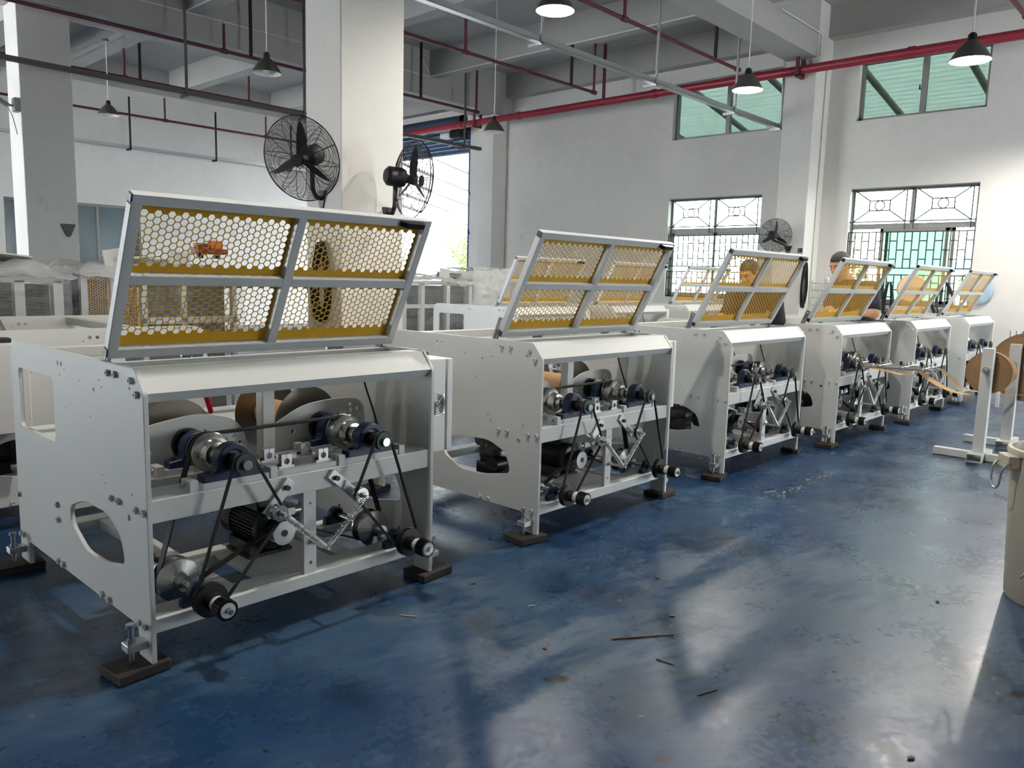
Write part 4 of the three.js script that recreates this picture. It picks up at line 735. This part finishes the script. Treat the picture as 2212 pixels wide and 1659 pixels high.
// steel bars standing in a rack behind the rolls
{
  const o = thing('bar_rack', 'low rack of upright steel pins against the right wall', 'rack', [12.0, 0, -1.98]);
  mesh('shelf', [rbox(-0.3, 0.3, 0.7, 0.73, -0.3, 0.6, 0.004), box(-0.28, -0.24, 0, 0.7, -0.28, -0.24), box(0.24, 0.28, 0, 0.7, -0.28, -0.24), box(-0.28, -0.24, 0, 0.7, 0.52, 0.56), box(0.24, 0.28, 0, 0.7, 0.52, 0.56)], M.paint, o);
  for (let i = 0; i < 3; i++) mesh('steel_pin', cyl([0, 0.73, -0.24 + i * 0.07], [0, 0.99, -0.24 + i * 0.07], 0.016, 10), M.steel, o);
  for (let i = 0; i < 5; i++) mesh('steel_pin', cyl([0, 0.73, 0.02 + i * 0.1], [0, 0.96, 0.02 + i * 0.1], 0.018, 10), M.steel, o);
}
// ---------------------------------------------------------------- bucket and cardboard at the right edge
{
  const o = thing('plastic_bucket', 'dirty white plastic drum with a wire handle at the right edge', 'bucket', [4.52, 0, -0.53]);
  const tex = dataTex(256, 256, (i, j) => { const n = tileNoise(i, j, 256, 8, 77, 5), st = sm(0.55, 0.75, n); return [196 - st * 40, 190 - st * 44, 172 - st * 50]; }, true);
  const pl = std('#ffffff', 0.5, 0, { map: tex });
  mesh('body', lathe([[0, 0.01], [0.2, 0.01], [0.205, 0], [0.215, 0.02], [0.25, 0.72], [0.262, 0.72], [0.265, 0.735], [0.262, 0.75], [0.245, 0.752], [0.236, 0.73], [0.2, 0.04], [0, 0.03]], [0, 0, 0], [0, 1, 0], 48), pl, o);
  const a = -2.15;
  mesh('handle_lug', rbox(0.245, 0.30, 0.655, 0.72, -0.06, 0.06, 0.006).rotateY(-a), pl, o);
  mesh('wire_handle', tube([[0.3, 0.68, -0.055], [0.32, 0.65, -0.05], [0.325, 0.58, -0.045], [0.327, 0.555, -0.02], [0.327, 0.555, 0.02], [0.325, 0.58, 0.045], [0.32, 0.65, 0.05], [0.3, 0.68, 0.055]], 0.005, 40, 6, false, 0.2).rotateY(-a), M.zinc, o);
  const c = thing('cardboard_box', 'open brown cardboard box, only a flap corner shows at the right edge', 'box', [3.27, 0, -0.40]);
  mesh('box_body', [box(0, 0.4, 0.002, 0.6, 0, 0.006), box(0, 0.4, 0.002, 0.6, 0.394, 0.4), box(0, 0.006, 0.002, 0.6, 0, 0.4), box(0.394, 0.4, 0.002, 0.6, 0, 0.4), box(0, 0.4, 0.002, 0.008, 0, 0.4)], M.kraft, c, 1);
  mesh('flap', box(-0.16, 0, -0.003, 0.003, 0, 0.4).rotateZ(rad(62)).translate(0, 0.6, 0), M.kraft, c, 1);
  mesh('flap', box(0, 0.4, -0.003, 0.003, -0.16, 0).rotateX(rad(-55)).translate(0, 0.6, 0), M.kraft, c, 1);
}
// ---------------------------------------------------------------- litter on the floor
{
  const stick = (a, b, r, mat, label) => single('wood_sliver', [cyl([a[0], r * 0.8, a[1]], [b[0], r * 0.8, b[1]], r, 6, r * 0.6)], mat, label, 'wood splinter', 'splinters on the floor');
  const brown = std('#7a5b3e', 0.9), pale = std('#cfc8b6', 0.8);
  stick([2.613, -1.803], [2.841, -1.644], 0.005, brown, 'longest brown wood splinter on the open floor');
  stick([2.599, -1.574], [2.608, -1.5], 0.004, brown, 'short dark splinter just below the longest one');
  stick([2.47, -1.315], [2.56, -1.285], 0.0035, brown, 'thin forked splinter nearer the camera');
  const wire = (pts, label) => single('white_scrap', tube(pts, 0.0025, 16, 5), pale, label, 'scrap', 'pale scraps on the floor');
  wire([[2.123, 0.003, -2.6], [2.14, 0.004, -2.57], [2.165, 0.003, -2.54]], 'thin white scrap in front of the nearest machine');
  wire([[2.6, 0.003, -2.27], [2.615, 0.008, -2.26], [2.63, 0.003, -2.25]], 'curled white scrap between the nearest machine and the longest splinter');
  wire([[5.35, 0.003, -2.42], [5.4, 0.004, -2.4], [5.46, 0.003, -2.38]], 'white scrap in front of the third machine');
  for (const [x, z, l] of [[4.09, -0.938, 'dark chip near the drum'], [2.62, -0.63, 'dark chip at the bottom edge of the picture'], [3.0, -1.75, 'brown chip right of the longest splinter'], [3.35, -2.05, 'brown flake beside the bright floor patch'], [2.35, -1.95, 'brown flake left of the longest splinter']])
    single('wood_chip', (() => { const g = new THREE.DodecahedronGeometry(0.011, 0); g.scale(1.4, 0.35, 0.8); g.rotateY(x * 7); g.translate(x, 0.0042, z); return g; })(), brown, l, 'wood chip', 'chips on the floor');
}
// ---------------------------------------------------------------- things on the wall column and below the windows
{
  const cab = (n, x, z, y0, y1, wd, k, label, axis) => {
    const o = thing('cable_bundle', label, 'cables', [x, y1, z], 0, 'black cable bundles');
    for (let i = 0; i < n; i++) { const w = wd * (0.35 + 0.65 * rnd()), b = (y0 - y1) * (0.8 + 0.2 * rnd()), d = rnd(0.012, 0.05); const P = (u, v, t) => (axis === 'x' ? [u, v, t] : [t, v, u]); mesh('cable_loop', tube([P(0, 0, d * k), P(w * 0.5, b * 0.12, d * k), P(w, b * 0.6, d * k), P(w * 0.6, b * 0.95, d * k), P(0, b, d * k), P(-w * 0.6, b * 0.95, d * k), P(-w, b * 0.6, d * k), P(-w * 0.5, b * 0.12, d * k)], 0.008, 44, 5, true), M.rubber, o); }
    mesh('hook', cyl(axis === 'x' ? [0, 0, 0] : [0, 0, 0], axis === 'x' ? [0, 0, 0.06 * k] : [0.06 * k, 0, 0], 0.008, 6), M.zinc, o);
  };
  cab(7, 13.93, -5.86, 1.02, 1.92, 0.13, 1, 'long black cable loops hanging on the wall column', 'x');
  cab(8, WX, -4.56, 0.9, 1.6, 0.1, -1, 'black cable bundle with plugs below the right barred window', 'z');
  cab(9, WX, -3.7, 1.0, 1.62, 0.2, -1, 'round black cable coil below the right barred window', 'z');
  cab(9, 4.09, -6.12, 1.05, 1.78, 0.16, -1, 'black cable loops on the near column, seen through the nearest lid', 'z');
  single('wall_socket', [rbox(13.85 - 0.03, 13.85, 2.08, 2.16, -5.95, -5.87, 0.004), rbox(13.78, 13.82, 2.1, 2.14, -5.93, -5.89, 0.004)], M.black, 'black socket and plug on the wall column above the cables', 'socket');
  const o = thing('wire_rack', 'wire shelf with a stack of shiny rings by the wall column', 'rack', [14.25, 0, -5.55]);
  for (let i = 0; i < 6; i++) mesh('wire_shelf', [cyl([-0.18, 0.9 + i * 0.13, -0.2], [-0.18, 0.9 + i * 0.13, 0.25], 0.006, 5), cyl([0.18, 0.9 + i * 0.13, -0.2], [0.18, 0.9 + i * 0.13, 0.25], 0.006, 5), cyl([-0.18, 0.9 + i * 0.13, -0.2], [0.18, 0.9 + i * 0.13, -0.2], 0.006, 5), cyl([-0.18, 0.9 + i * 0.13, 0.25], [0.18, 0.9 + i * 0.13, 0.25], 0.006, 5)], M.zinc, o);
  mesh('rack_post', [[-0.18, -0.2], [0.18, -0.2], [-0.18, 0.25], [0.18, 0.25]].map(([a, b]) => cyl([a, 0, b], [a, 1.6, b], 0.008, 6)), M.zinc, o);
  mesh('ring_stack', Array.from({ length: 9 }, (_, i) => lathe([[0.03, 0], [0.05, 0.004], [0.05, 0.036], [0.03, 0.04]], [0, 1.15 + i * 0.056, 0], [0, 1, 0], 16)).concat(cyl([0, 0.9, 0], [0, 1.66, 0], 0.02, 8)), M.steel, o);
  const f = thing('pedestal_fan', 'beige pedestal fan behind the fifth machine lid', 'fan', [13.35, 0, -3.85]);
  mesh('base', lathe([[0, 0], [0.2, 0], [0.2, 0.02], [0.03, 0.05], [0.02, 0.06]], [0, 0, 0], [0, 1, 0], 24), std('#c9a888', 0.6), f);
  mesh('pole', cyl([0, 0.05, 0], [0, 1.35, 0], 0.018, 10), std('#c9a888', 0.6), f);
  mesh('head', [lathe([[0, -0.05], [0.2, -0.03], [0.22, 0], [0.2, 0.04], [0, 0.06]], [-0.05, 1.5, 0], [-1, 0, 0.3], 28), cyl([0, 1.5, 0], [0.15, 1.5, -0.04], 0.06, 14), cyl([0, 1.33, 0], [0, 1.5, 0], 0.03, 8)], std('#d8b998', 0.6), f);
  const cl = thing('cloth_bag', 'pale blue cloth hanging in the lower right of the barred window', 'cloth', [WX - 0.06, 1.24, -3.22]);
  const cg = new THREE.SphereGeometry(0.24, 20, 14); cg.scale(0.16, 0.95, 1.05); const cp = cg.attributes.position; for (let i = 0; i < cp.count; i++) cp.setX(i, cp.getX(i) * (1 + 0.4 * Math.sin(cp.getZ(i) * 40 + cp.getY(i) * 9))); cg.computeVertexNormals();
  mesh('cloth', cg.translate(0, 0.26, 0), std('#a9bfd0', 0.8), cl);
}
// ---------------------------------------------------------------- machines packed in stretch film behind
const filmBump = dataTex(256, 256, (i, j) => { const a = tileNoise(i, (j * 6) % 256, 256, 8, 201, 4), b = tileNoise(i, j, 256, 16, 211, 4); const v = 255 * (0.6 * Math.abs(a - 0.5) * 2 + 0.4 * b); return [v, v, v]; }, false);
M.film = std('#ffffff', 0.12, 0, { transmission: 0.86, thickness: 0, bumpMap: filmBump, bumpScale: 0.02, side: THREE.DoubleSide });
M.filmMilky = std('#fbfbf8', 0.18, 0, { transmission: 0.45, thickness: 0, bumpMap: filmBump, bumpScale: 0.02, side: THREE.DoubleSide });
M.foam = std('#f0f0ea', 0.8);
M.foamDark = std('#d2d3cd', 0.8);
function sheet(nu, nv, fn, k = 1) {                          // surface fn(u, v) -> [x, y, z]
  const g = new THREE.PlaneGeometry(1, 1, nu, nv), p = g.attributes.position, uv = g.attributes.uv;
  for (let i = 0; i < p.count; i++) { const u = p.getX(i) + 0.5, v = p.getY(i) + 0.5, q = fn(u, v); p.setXYZ(i, q[0], q[1], q[2]); uv.setXY(i, u * k, v * k); }
  g.computeVertexNormals(); return g;
}
function wrapped(x0, x1, z0, z1, h, label, fill) {           // z0 = front (larger z)
  const o = thing('wrapped_machine', label, 'wrapped machine', [x0, 0, z1], 0, 'machines packed in clear film');
  const w = x1 - x0, d = z0 - z1;
  fill(o, w, d);
  mesh('pallet', [box(0, w, 0.0, 0.03, 0, d), box(0, w, 0.09, 0.12, 0, d), box(0, 0.1, 0.03, 0.09, 0, d), box(w / 2 - 0.05, w / 2 + 0.05, 0.03, 0.09, 0, d), box(w - 0.1, w, 0.03, 0.09, 0, d)], M.wood, o, 1);
  const wav = (a, b, s) => (fbm(a * 5, b * 22, s, 3) - 0.5) * 0.05;
  const sd = Math.round(x0 * 10);
  mesh('stretch_film', [sheet(50, 60, (u, v) => [-0.03 + u * (w + 0.06), 0.12 + v * (h - 0.12), d + 0.035 + wav(u * w, v * h, sd)], 3), sheet(30, 40, (u, v) => [-0.035 + wav(u * d, v * h, sd + 3), 0.12 + v * (h - 0.12), u * (d + 0.03)], 3)], M.film, o);
  mesh('film_cover', sheet(46, 36, (u, v) => { const e = Math.min(u, 1 - u, v, 1 - v); return [-0.06 + u * (w + 0.12), h - 0.10 * (1 - sm(0, 0.12, e)) + (fbm(u * w * 5, v * d * 5, sd + 9, 4) - 0.42) * 0.16, -0.05 + v * (d + 0.1)]; }, 3), M.filmMilky, o);
  for (let i = 0; i < 5; i++) { const a = rnd(0.1, w - 0.4), b = rnd(0.2, d - 0.2), g = box(-0.2, 0.2, 0, 0.012, -0.14, 0.14); g.rotateZ(rnd(-0.15, 0.15)); g.rotateX(rnd(-0.25, 0.25)); g.rotateY(rnd(0, 3)); mesh('foam_sheet', g.translate(a + 0.15, h + 0.03 + i * 0.012, b), i % 2 ? M.foam : M.foamDark, o); }
  for (const [a, t] of [[w * 0.22, 0.3], [w * 0.62, -0.2]]) mesh('foam_sheet', box(-0.09, 0.09, 0, 0.17, -0.006, 0.006).rotateZ(t * 0.6).rotateY(t).translate(a, h - 0.01, d - 0.12), M.foamDark, o);
  return o;
}
const dark = std('#1b1c1d', 0.6), darkGrey = std('#3a3b3c', 0.6);
const frameFill = (posts, low) => (o, w, d) => {
  for (const p of posts) mesh('frame_post', rbox(p, p + 0.075, 0.12, 1.38, d - 0.1, d - 0.02, 0.003), M.paint, o);
  mesh('frame_rail', [rbox(0.02, w - 0.02, 1.36, 1.42, d - 0.1, d - 0.02, 0.003), rbox(0.02, w - 0.02, low, low + 0.06, d - 0.1, d - 0.03, 0.003), rbox(0.02, w - 0.02, 0.13, 0.2, d - 0.1, d - 0.03, 0.003)], M.paint, o);
  mesh('inner_body', [rbox(0.06, w - 0.06, 0.13, 1.34, 0.06, d - 0.22, 0.01)], dark, o);
  mesh('inner_parts', Array.from({ length: 9 }, (_, i) => { const x = 0.12 + (w - 0.3) * i / 9 + rnd(0, 0.04), y = rnd(0.7, 1.2); return i % 2 ? rbox(x, x + rnd(0.06, 0.12), y - 0.15, y, d - 0.22, d - 0.14, 0.004) : cyl([x + 0.05, y, d - 0.22], [x + 0.05, y, d - 0.13], rnd(0.03, 0.07), 14); }), darkGrey, o);
};
wrapped(7.55, 9.12, -9.3, -10.6, 1.46, 'film-wrapped machine with white posts left of the roller door column', frameFill([0.06, 0.42, 0.95, 1.44], 1.0));
wrapped(0.55, 2.28, -7.15, -8.5, 1.5, 'film-wrapped dark machine at the left edge', frameFill([0.1, 1.36, 1.64], 0.7));
wrapped(2.42, 3.85, -7.2, -8.5, 1.5, 'film-wrapped machine with yellow perforated guards behind the nearest lid', (o, w, d) => {
  mesh('inner_body', rbox(0.06, w - 0.06, 0.13, 1.38, 0.06, d - 0.2, 0.01), dark, o);
  mesh('frame_post', [0, 0.24, 0.5, 0.86, 1.36].map((x) => rbox(x, x + 0.05, 0.12, 1.42, d - 0.09, d - 0.03, 0.003)), M.rail, o);
  const gs = poly([[0, 0], [0.19, 0], [0.19, 0.68], [0, 0.68]]);
  for (let c = 0; c < 8; c++) for (let r = 0; r < 30; r++) { const x = 0.021 + c * 0.0195 + 0.003, y = 0.02 + r * 0.0222 + (c % 2 ? 0.011 : 0), h = new THREE.Path(); if (y > 0.66) continue; for (let k = 0; k < 6; k++) { const q = -k * Math.PI / 3; if (k) h.lineTo(x + Math.cos(q) * 0.0105, y + Math.sin(q) * 0.0105); else h.moveTo(x + 0.0105, y); } h.closePath(); gs.holes.push(h); }
  const gg = merge(ext(gs, 0.002));
  for (const x of [0.05, 0.3]) { const m = mesh('guard_panel', gg, M.yellow, o); m.position.set(x, 0.74, d - 0.06); }
  mesh('frame_rail', [rbox(0, w, 1.42, 1.47, d - 0.09, d - 0.03, 0.003), rbox(0.5, w, 1.0, 1.06, d - 0.09, d - 0.03, 0.003)], M.paint, o);
});
{
  const o = thing('foam_stack', 'pile wrapped in white foam beside the roller door column', 'wrapped goods', [9.27, 0, -10.4]);
  mesh('foam_block', Array.from({ length: 4 }, (_, i) => rbox(0.02 * i, 0.78 - 0.01 * i, i * 0.4, i * 0.4 + 0.398, 0, 0.9, 0.03)), M.foam, o);
  mesh('stretch_film', sheet(30, 50, (u, v) => [-0.04 + u * 0.9, v * 1.66, 0.93 + (fbm(u * 6, v * 26, 88, 3) - 0.5) * 0.08], 3), M.filmMilky, o);
  mesh('film_cover', sheet(24, 20, (u, v) => [-0.05 + u * 0.9, 1.63 + (fbm(u * 5, v * 5, 89, 3) - 0.4) * 0.1, -0.05 + v * 1.0], 3), M.filmMilky, o);
  const t = thing('toolbox_tray', 'small red and orange tool tray on the wrapped machine behind the nearest lid', 'tool tray', [3.48, 1.65, -7.45]);
  mesh('tray', [rbox(0, 0.3, 0, 0.05, 0, 0.16, 0.005), rbox(0.02, 0.12, 0.05, 0.1, 0.02, 0.12, 0.005)], std('#8c2f24', 0.5), t);
  mesh('handle', [rbox(0.15, 0.28, 0.05, 0.13, 0.04, 0.1, 0.01)], std('#d8742a', 0.5), t);
  mesh('clip', rbox(0.03, 0.08, -0.04, 0, 0.05, 0.1, 0.004), M.black, t); mesh('clip', rbox(0.2, 0.25, -0.04, 0, 0.05, 0.1, 0.004), M.black, t);
}

// ---------------------------------------------------------------- people
function field(fn, lo, hi, res, cap = 60000) {               // surface fn = 0 (negative inside) as a geometry
  const mc = new MarchingCubes(res, M.skin, false, false, cap); mc.isolation = 0;
  const h = res / 2, c = lo.map((a, i) => (a + hi[i]) / 2), e = lo.map((a, i) => (hi[i] - a) / 2);
  for (let z = 0; z < res; z++) for (let y = 0; y < res; y++) for (let x = 0; x < res; x++) mc.field[res * res * z + res * y + x] = -fn(c[0] + (x - h) / h * e[0], c[1] + (y - h) / h * e[1], c[2] + (z - h) / h * e[2]);
  mc.update();
  const p = mc.positionArray.slice(0, mc.count * 3);
  for (let i = 0; i < p.length; i++) p[i] = c[i % 3] + p[i] * e[i % 3];
  let g = new THREE.BufferGeometry(); g.setAttribute('position', new THREE.BufferAttribute(new Float32Array(p), 3));
  g = mergeVertices(g, 1e-5); g.computeVertexNormals(); return g.toNonIndexed();
}
const smin = (a, b, k) => { const h = Math.max(k - Math.abs(a - b), 0) / k; return Math.min(a, b) - h * h * k * 0.25; };
const cap = ([a, ra, b, rb]) => { const bx = b[0] - a[0], by = b[1] - a[1], bz = b[2] - a[2], L = bx * bx + by * by + bz * bz || 1e-9; return (x, y, z) => { const t = Math.min(1, Math.max(0, ((x - a[0]) * bx + (y - a[1]) * by + (z - a[2]) * bz) / L)); return Math.hypot(x - a[0] - bx * t, y - a[1] - by * t, z - a[2] - bz * t) - (ra + (rb - ra) * t); }; };
const union = (fs, k) => (x, y, z) => { let d = 1e3; for (const f of fs) d = smin(d, f(x, y, z), k); return d; };
const ell = (c, r) => (x, y, z) => { const u = (x - c[0]) / r[0], v = (y - c[1]) / r[1], w = (z - c[2]) / r[2]; const k = Math.hypot(u, v, w); return (k - 1) * Math.min(...r); };
function handGeo(at, dir, palm, s) {                         // palm and five curled fingers; dir = fingers, palm = palm normal
  const D = V(...dir).normalize(), N = V(...palm).normalize(), S = D.clone().cross(N).normalize(), P = (d, n, q) => V(...at).addScaledVector(D, d).addScaledVector(N, n).addScaledVector(S, q).toArray();
  const b = [[P(0, 0, -0.022), 0.017, P(0.075, 0, -0.03), 0.013], [P(0, 0, 0.022), 0.017, P(0.075, 0, 0.028), 0.013], [P(0, 0, 0), 0.018, P(0.08, 0, 0), 0.014]].map(cap), fs = [union(b, 0.02)];
  [[-0.031, 0.058], [-0.011, 0.07], [0.01, 0.066], [0.029, 0.052]].forEach(([q, L]) => { fs.push(cap([P(0.075, 0, q), 0.009, P(0.075 + L * 0.45, 0.008, q * 1.05), 0.0082]), cap([P(0.075 + L * 0.45, 0.008, q * 1.05), 0.0082, P(0.075 + L * 0.75, 0.03, q * 1.05), 0.0072])); });
  fs.push(cap([P(0.02, 0.005, -s * 0.03), 0.012, P(0.055, 0.025, -s * 0.055), 0.0095]), cap([P(0.055, 0.025, -s * 0.055), 0.0095, P(0.085, 0.04, -s * 0.052), 0.008]));
  const c = P(0.06, 0.01, 0), R = 0.115; return field(union(fs, 0.006), c.map((v) => v - R), c.map((v) => v + R), 64);
}
function headParts(k) {                                      // head in its own axes: origin at the neck joint, face towards +z
  const skull = union([ell([0, 0.135, -0.015], [0.076, 0.098, 0.097]), ell([0, 0.075, 0.022], [0.06, 0.078, 0.068]), ell([0, 0.03, 0.05], [0.034, 0.026, 0.034]), cap([[0, -0.06, -0.025], 0.056, [0, 0.05, -0.012], 0.052])], 0.035);
  const extra = [ell([0, 0.138, 0.078], [0.05, 0.012, 0.016]), cap([[0, 0.125, 0.085], 0.008, [0, 0.088, 0.108], 0.013]), ell([0.013, 0.084, 0.096], [0.009, 0.008, 0.01]), ell([-0.013, 0.084, 0.096], [0.009, 0.008, 0.01]), ell([0.035, 0.098, 0.066], [0.022, 0.018, 0.02]), ell([-0.035, 0.098, 0.066], [0.022, 0.018, 0.02]), ell([0, 0.057, 0.083], [0.024, 0.0065, 0.011]), ell([0, 0.047, 0.081], [0.02, 0.007, 0.011])];
  const ears = [-1, 1].map((s) => union([ell([s * 0.079, 0.115, -0.012], [0.008, 0.031, 0.019]), ell([s * 0.077, 0.09, -0.006], [0.008, 0.013, 0.011])], 0.01));
  const socket = union([ell([0.031, 0.122, 0.09], [0.017, 0.01, 0.014]), ell([-0.031, 0.122, 0.09], [0.017, 0.01, 0.014])], 0.004);
  const face = union([skull, ...extra], 0.014), all = (x, y, z) => Math.max(smin(smin(face(x, y, z), ears[0](x, y, z), 0.01), ears[1](x, y, z), 0.01), -socket(x, y, z) - 0.001);
  const head = field(all, [-0.12, -0.09, -0.14], [0.12, 0.26, 0.14], 84, 90000);
  const hairF = (x, y, z) => { const n = (fbm(x * 160 + 9, (y + z) * 120, 33, 2) - 0.5) * 0.006; const d = ell([0, 0.14, -0.018], [0.084, 0.104, 0.104])(x, y, z) + n; const line = z > 0 ? 0.172 + (Math.abs(x) > 0.045 ? -0.25 * (Math.abs(x) - 0.045) * (z < 0.05 ? 6 : 2) : 0) - Math.max(0, 0.06 - z) * 0.6 : 0.125 + z * 0.75; return Math.max(d, line - y); };
  const hair = field(hairF, [-0.12, 0, -0.14], [0.12, 0.26, 0.14], 64, 60000);
  const eyes = [-1, 1].map((s) => new THREE.SphereGeometry(0.011, 12, 8).scale(1, 0.55, 1).translate(s * 0.031, 0.121, 0.0725));
  const brows = [-1, 1].map((s) => tube([[s * 0.015, 0.138, 0.093], [s * 0.032, 0.144, 0.088], [s * 0.05, 0.139, 0.074]], 0.0042, 8, 5));
  const mouth = tube([[-0.022, 0.0525, 0.089], [0, 0.0515, 0.0945], [0.022, 0.0525, 0.089]], 0.0018, 10, 4);
  return { head, hair, eyes, brows, mouth };
}
const HEAD = headParts();
function person(label, pos, turn, scale, J) {                // J: joints in metres, figure faces +z
  const o = thing('person', label, 'person', pos, turn, 'workers'); o.scale.setScalar(scale);
  const legs = [-1, 1].flatMap((s, i) => [[J.hip[i], 0.088, J.knee[i], 0.058], [J.knee[i], 0.056, J.ankle[i], 0.04], [J.ankle[i], 0.042, [J.ankle[i][0], 0.035, J.ankle[i][2] + 0.15], 0.034]]);
  const trunk = [[J.pelvis, 0.135, J.waist, 0.125], [J.waist, 0.125, J.chest, 0.138], [J.chest, 0.135, J.neck, 0.06], [J.sh[0], 0.065, J.sh[1], 0.065], [J.hip[0], 0.1, J.hip[1], 0.1]];
  const upper = [0, 1].map((i) => [J.sh[i], 0.06, J.el[i], 0.043]), fore = [0, 1].map((i) => [J.el[i], 0.042, J.wr[i], 0.027]);
  const flat = (f) => f, B = (l) => l.map(cap);
  const bodyF = union(B([...legs, ...trunk, ...upper, ...fore, [J.neck, 0.056, J.head, 0.05]]), 0.05);
  const pts = [...legs, ...trunk, ...upper, ...fore].flatMap((b) => [b[0], b[2]]), lo = [0, 1, 2].map((i) => Math.min(...pts.map((p) => p[i])) - 0.2), hi = [0, 1, 2].map((i) => Math.max(...pts.map((p) => p[i])) + 0.2);
  const hm = new THREE.Matrix4().compose(V(...J.head), new THREE.Quaternion().setFromEuler(new THREE.Euler(J.tilt[0], J.tilt[1], J.tilt[2], 'YXZ')), V(1.04, 1.04, 1.04));
  const hands = [0, 1].map((i) => handGeo(J.wr[i], J.hand[i][0], J.hand[i][1], i ? 1 : -1));
  const body = mesh('body', [field(bodyF, lo, hi, 110, 90000), HEAD.head.clone().applyMatrix4(hm), ...hands], M.skin, o);
  mesh('hair', HEAD.hair.clone().applyMatrix4(hm), M.hair, o);
  mesh('eyebrows', merge(HEAD.brows).applyMatrix4(hm), M.hair, o);
  mesh('eyes', merge(HEAD.eyes.map((g) => g.clone())).applyMatrix4(hm), std('#1a1310', 0.3), o);
  mesh('mouth', HEAD.mouth.clone().applyMatrix4(hm), std('#6d3f33', 0.6), o);
  const grow = (l, k) => l.map(([a, ra, b, rb]) => [a, ra + k, b, rb + k]), half = (b, t) => [b[0], b[1], b[0].map((v, i) => v + (b[2][i] - v) * t), b[3] + 0.02];
  const shirtF = union(B([...grow(trunk, 0.014), ...grow(upper.map((b) => half(b, 0.72)), 0.012)]), 0.05);
  const yHem = J.pelvis[1] - 0.1, fold = (x, y, z) => (fbm(x * 9 + z * 4, y * 14, 44, 2) - 0.5) * 0.014;
  mesh('polo_shirt', field((x, y, z) => Math.max(shirtF(x, y, z) + fold(x, y, z), yHem - y, y - (J.neck[1] + 0.005)), lo, hi, 100, 90000), M.navy, o);
  mesh('trousers', field((x, y, z) => Math.max(union(B(grow(legs.filter((_, i) => i % 3 < 2).concat([[J.hip[0], 0.1, J.hip[1], 0.1], [J.pelvis, 0.125, J.hip[0], 0.09], [J.pelvis, 0.125, J.hip[1], 0.09]]), 0.013)), 0.04)(x, y, z) + fold(x, y, z), 0.07 - y), lo, hi, 90, 90000), M.trousers, o);
  mesh('shoes', field(union([0, 1].flatMap((i) => [cap([[J.ankle[i][0], 0.045, J.ankle[i][2] - 0.03], 0.045, [J.ankle[i][0], 0.036, J.ankle[i][2] + 0.15], 0.036])]), 0.01), [lo[0], -0.02, lo[2]], [hi[0], 0.12, hi[2]], 64), M.black, o);
  mesh('sleeve_band', [0, 1].map((i) => { const b = half(upper[i], 0.70), c = half(upper[i], 0.735), D = V(...c[2]).sub(V(...b[2])).normalize(); return lathe([[0.067, 0], [0.069, 0.004], [0.069, 0.014], [0.067, 0.018]], b[2], D.toArray(), 24); }), std('#c9b4b0', 0.8), o);
  return o;
}
person('worker in a dark polo shirt looking down behind the fourth lid', [9.24, 0, -3.2], -Math.PI / 2, 1.09, {
  hip: [[-0.09, 0.9, 0], [0.09, 0.9, 0]], knee: [[-0.1, 0.49, 0.02], [0.1, 0.49, 0.02]], ankle: [[-0.1, 0.08, -0.02], [0.1, 0.08, -0.02]], pelvis: [0, 0.95, 0], waist: [0, 1.1, 0.02], chest: [-0.04, 1.28, 0.1], neck: [-0.1, 1.45, 0.18],
  sh: [[-0.22, 1.37, 0.14], [0.14, 1.36, 0.14]], el: [[-0.22, 1.13, 0.26], [0.22, 1.12, 0.24]], wr: [[-0.1, 1.13, 0.46], [0.1, 1.12, 0.46]], hand: [[[0.3, -0.15, 0.9], [0, -1, 0]], [[-0.3, -0.15, 0.9], [0, -1, 0]]], head: [-0.135, 1.485, 0.22], tilt: [0.4, -0.32, 0],
});
person('worker in a navy shirt with a pale sleeve edge, bending behind the third lid', [7.2, 0, -3.46], -Math.PI / 2, 1.0, {
  hip: [[-0.09, 0.9, 0], [0.09, 0.9, 0]], knee: [[-0.09, 0.49, 0.03], [0.09, 0.49, 0.03]], ankle: [[-0.09, 0.08, -0.02], [0.09, 0.08, -0.02]], pelvis: [0, 0.95, 0], waist: [0, 1.1, 0.01], chest: [0, 1.27, 0.05], neck: [0, 1.45, 0.12],
  sh: [[-0.2, 1.4, 0.08], [0.2, 1.4, 0.08]], el: [[-0.22, 1.14, 0.2], [0.25, 1.08, 0.04]], wr: [[-0.15, 1.2, 0.42], [0.26, 0.84, 0.1]], hand: [[[0.2, -0.2, 0.9], [0, -1, 0]], [[0, -0.95, 0.25], [-1, 0, 0]]], head: [0, 1.49, 0.16], tilt: [0.4, -0.1, 0],
});
for (const o of scene.children) if (!o.userData.kind && !o.userData.label) console.log('unlabelled', o.name);
renderer.render(scene, camera);
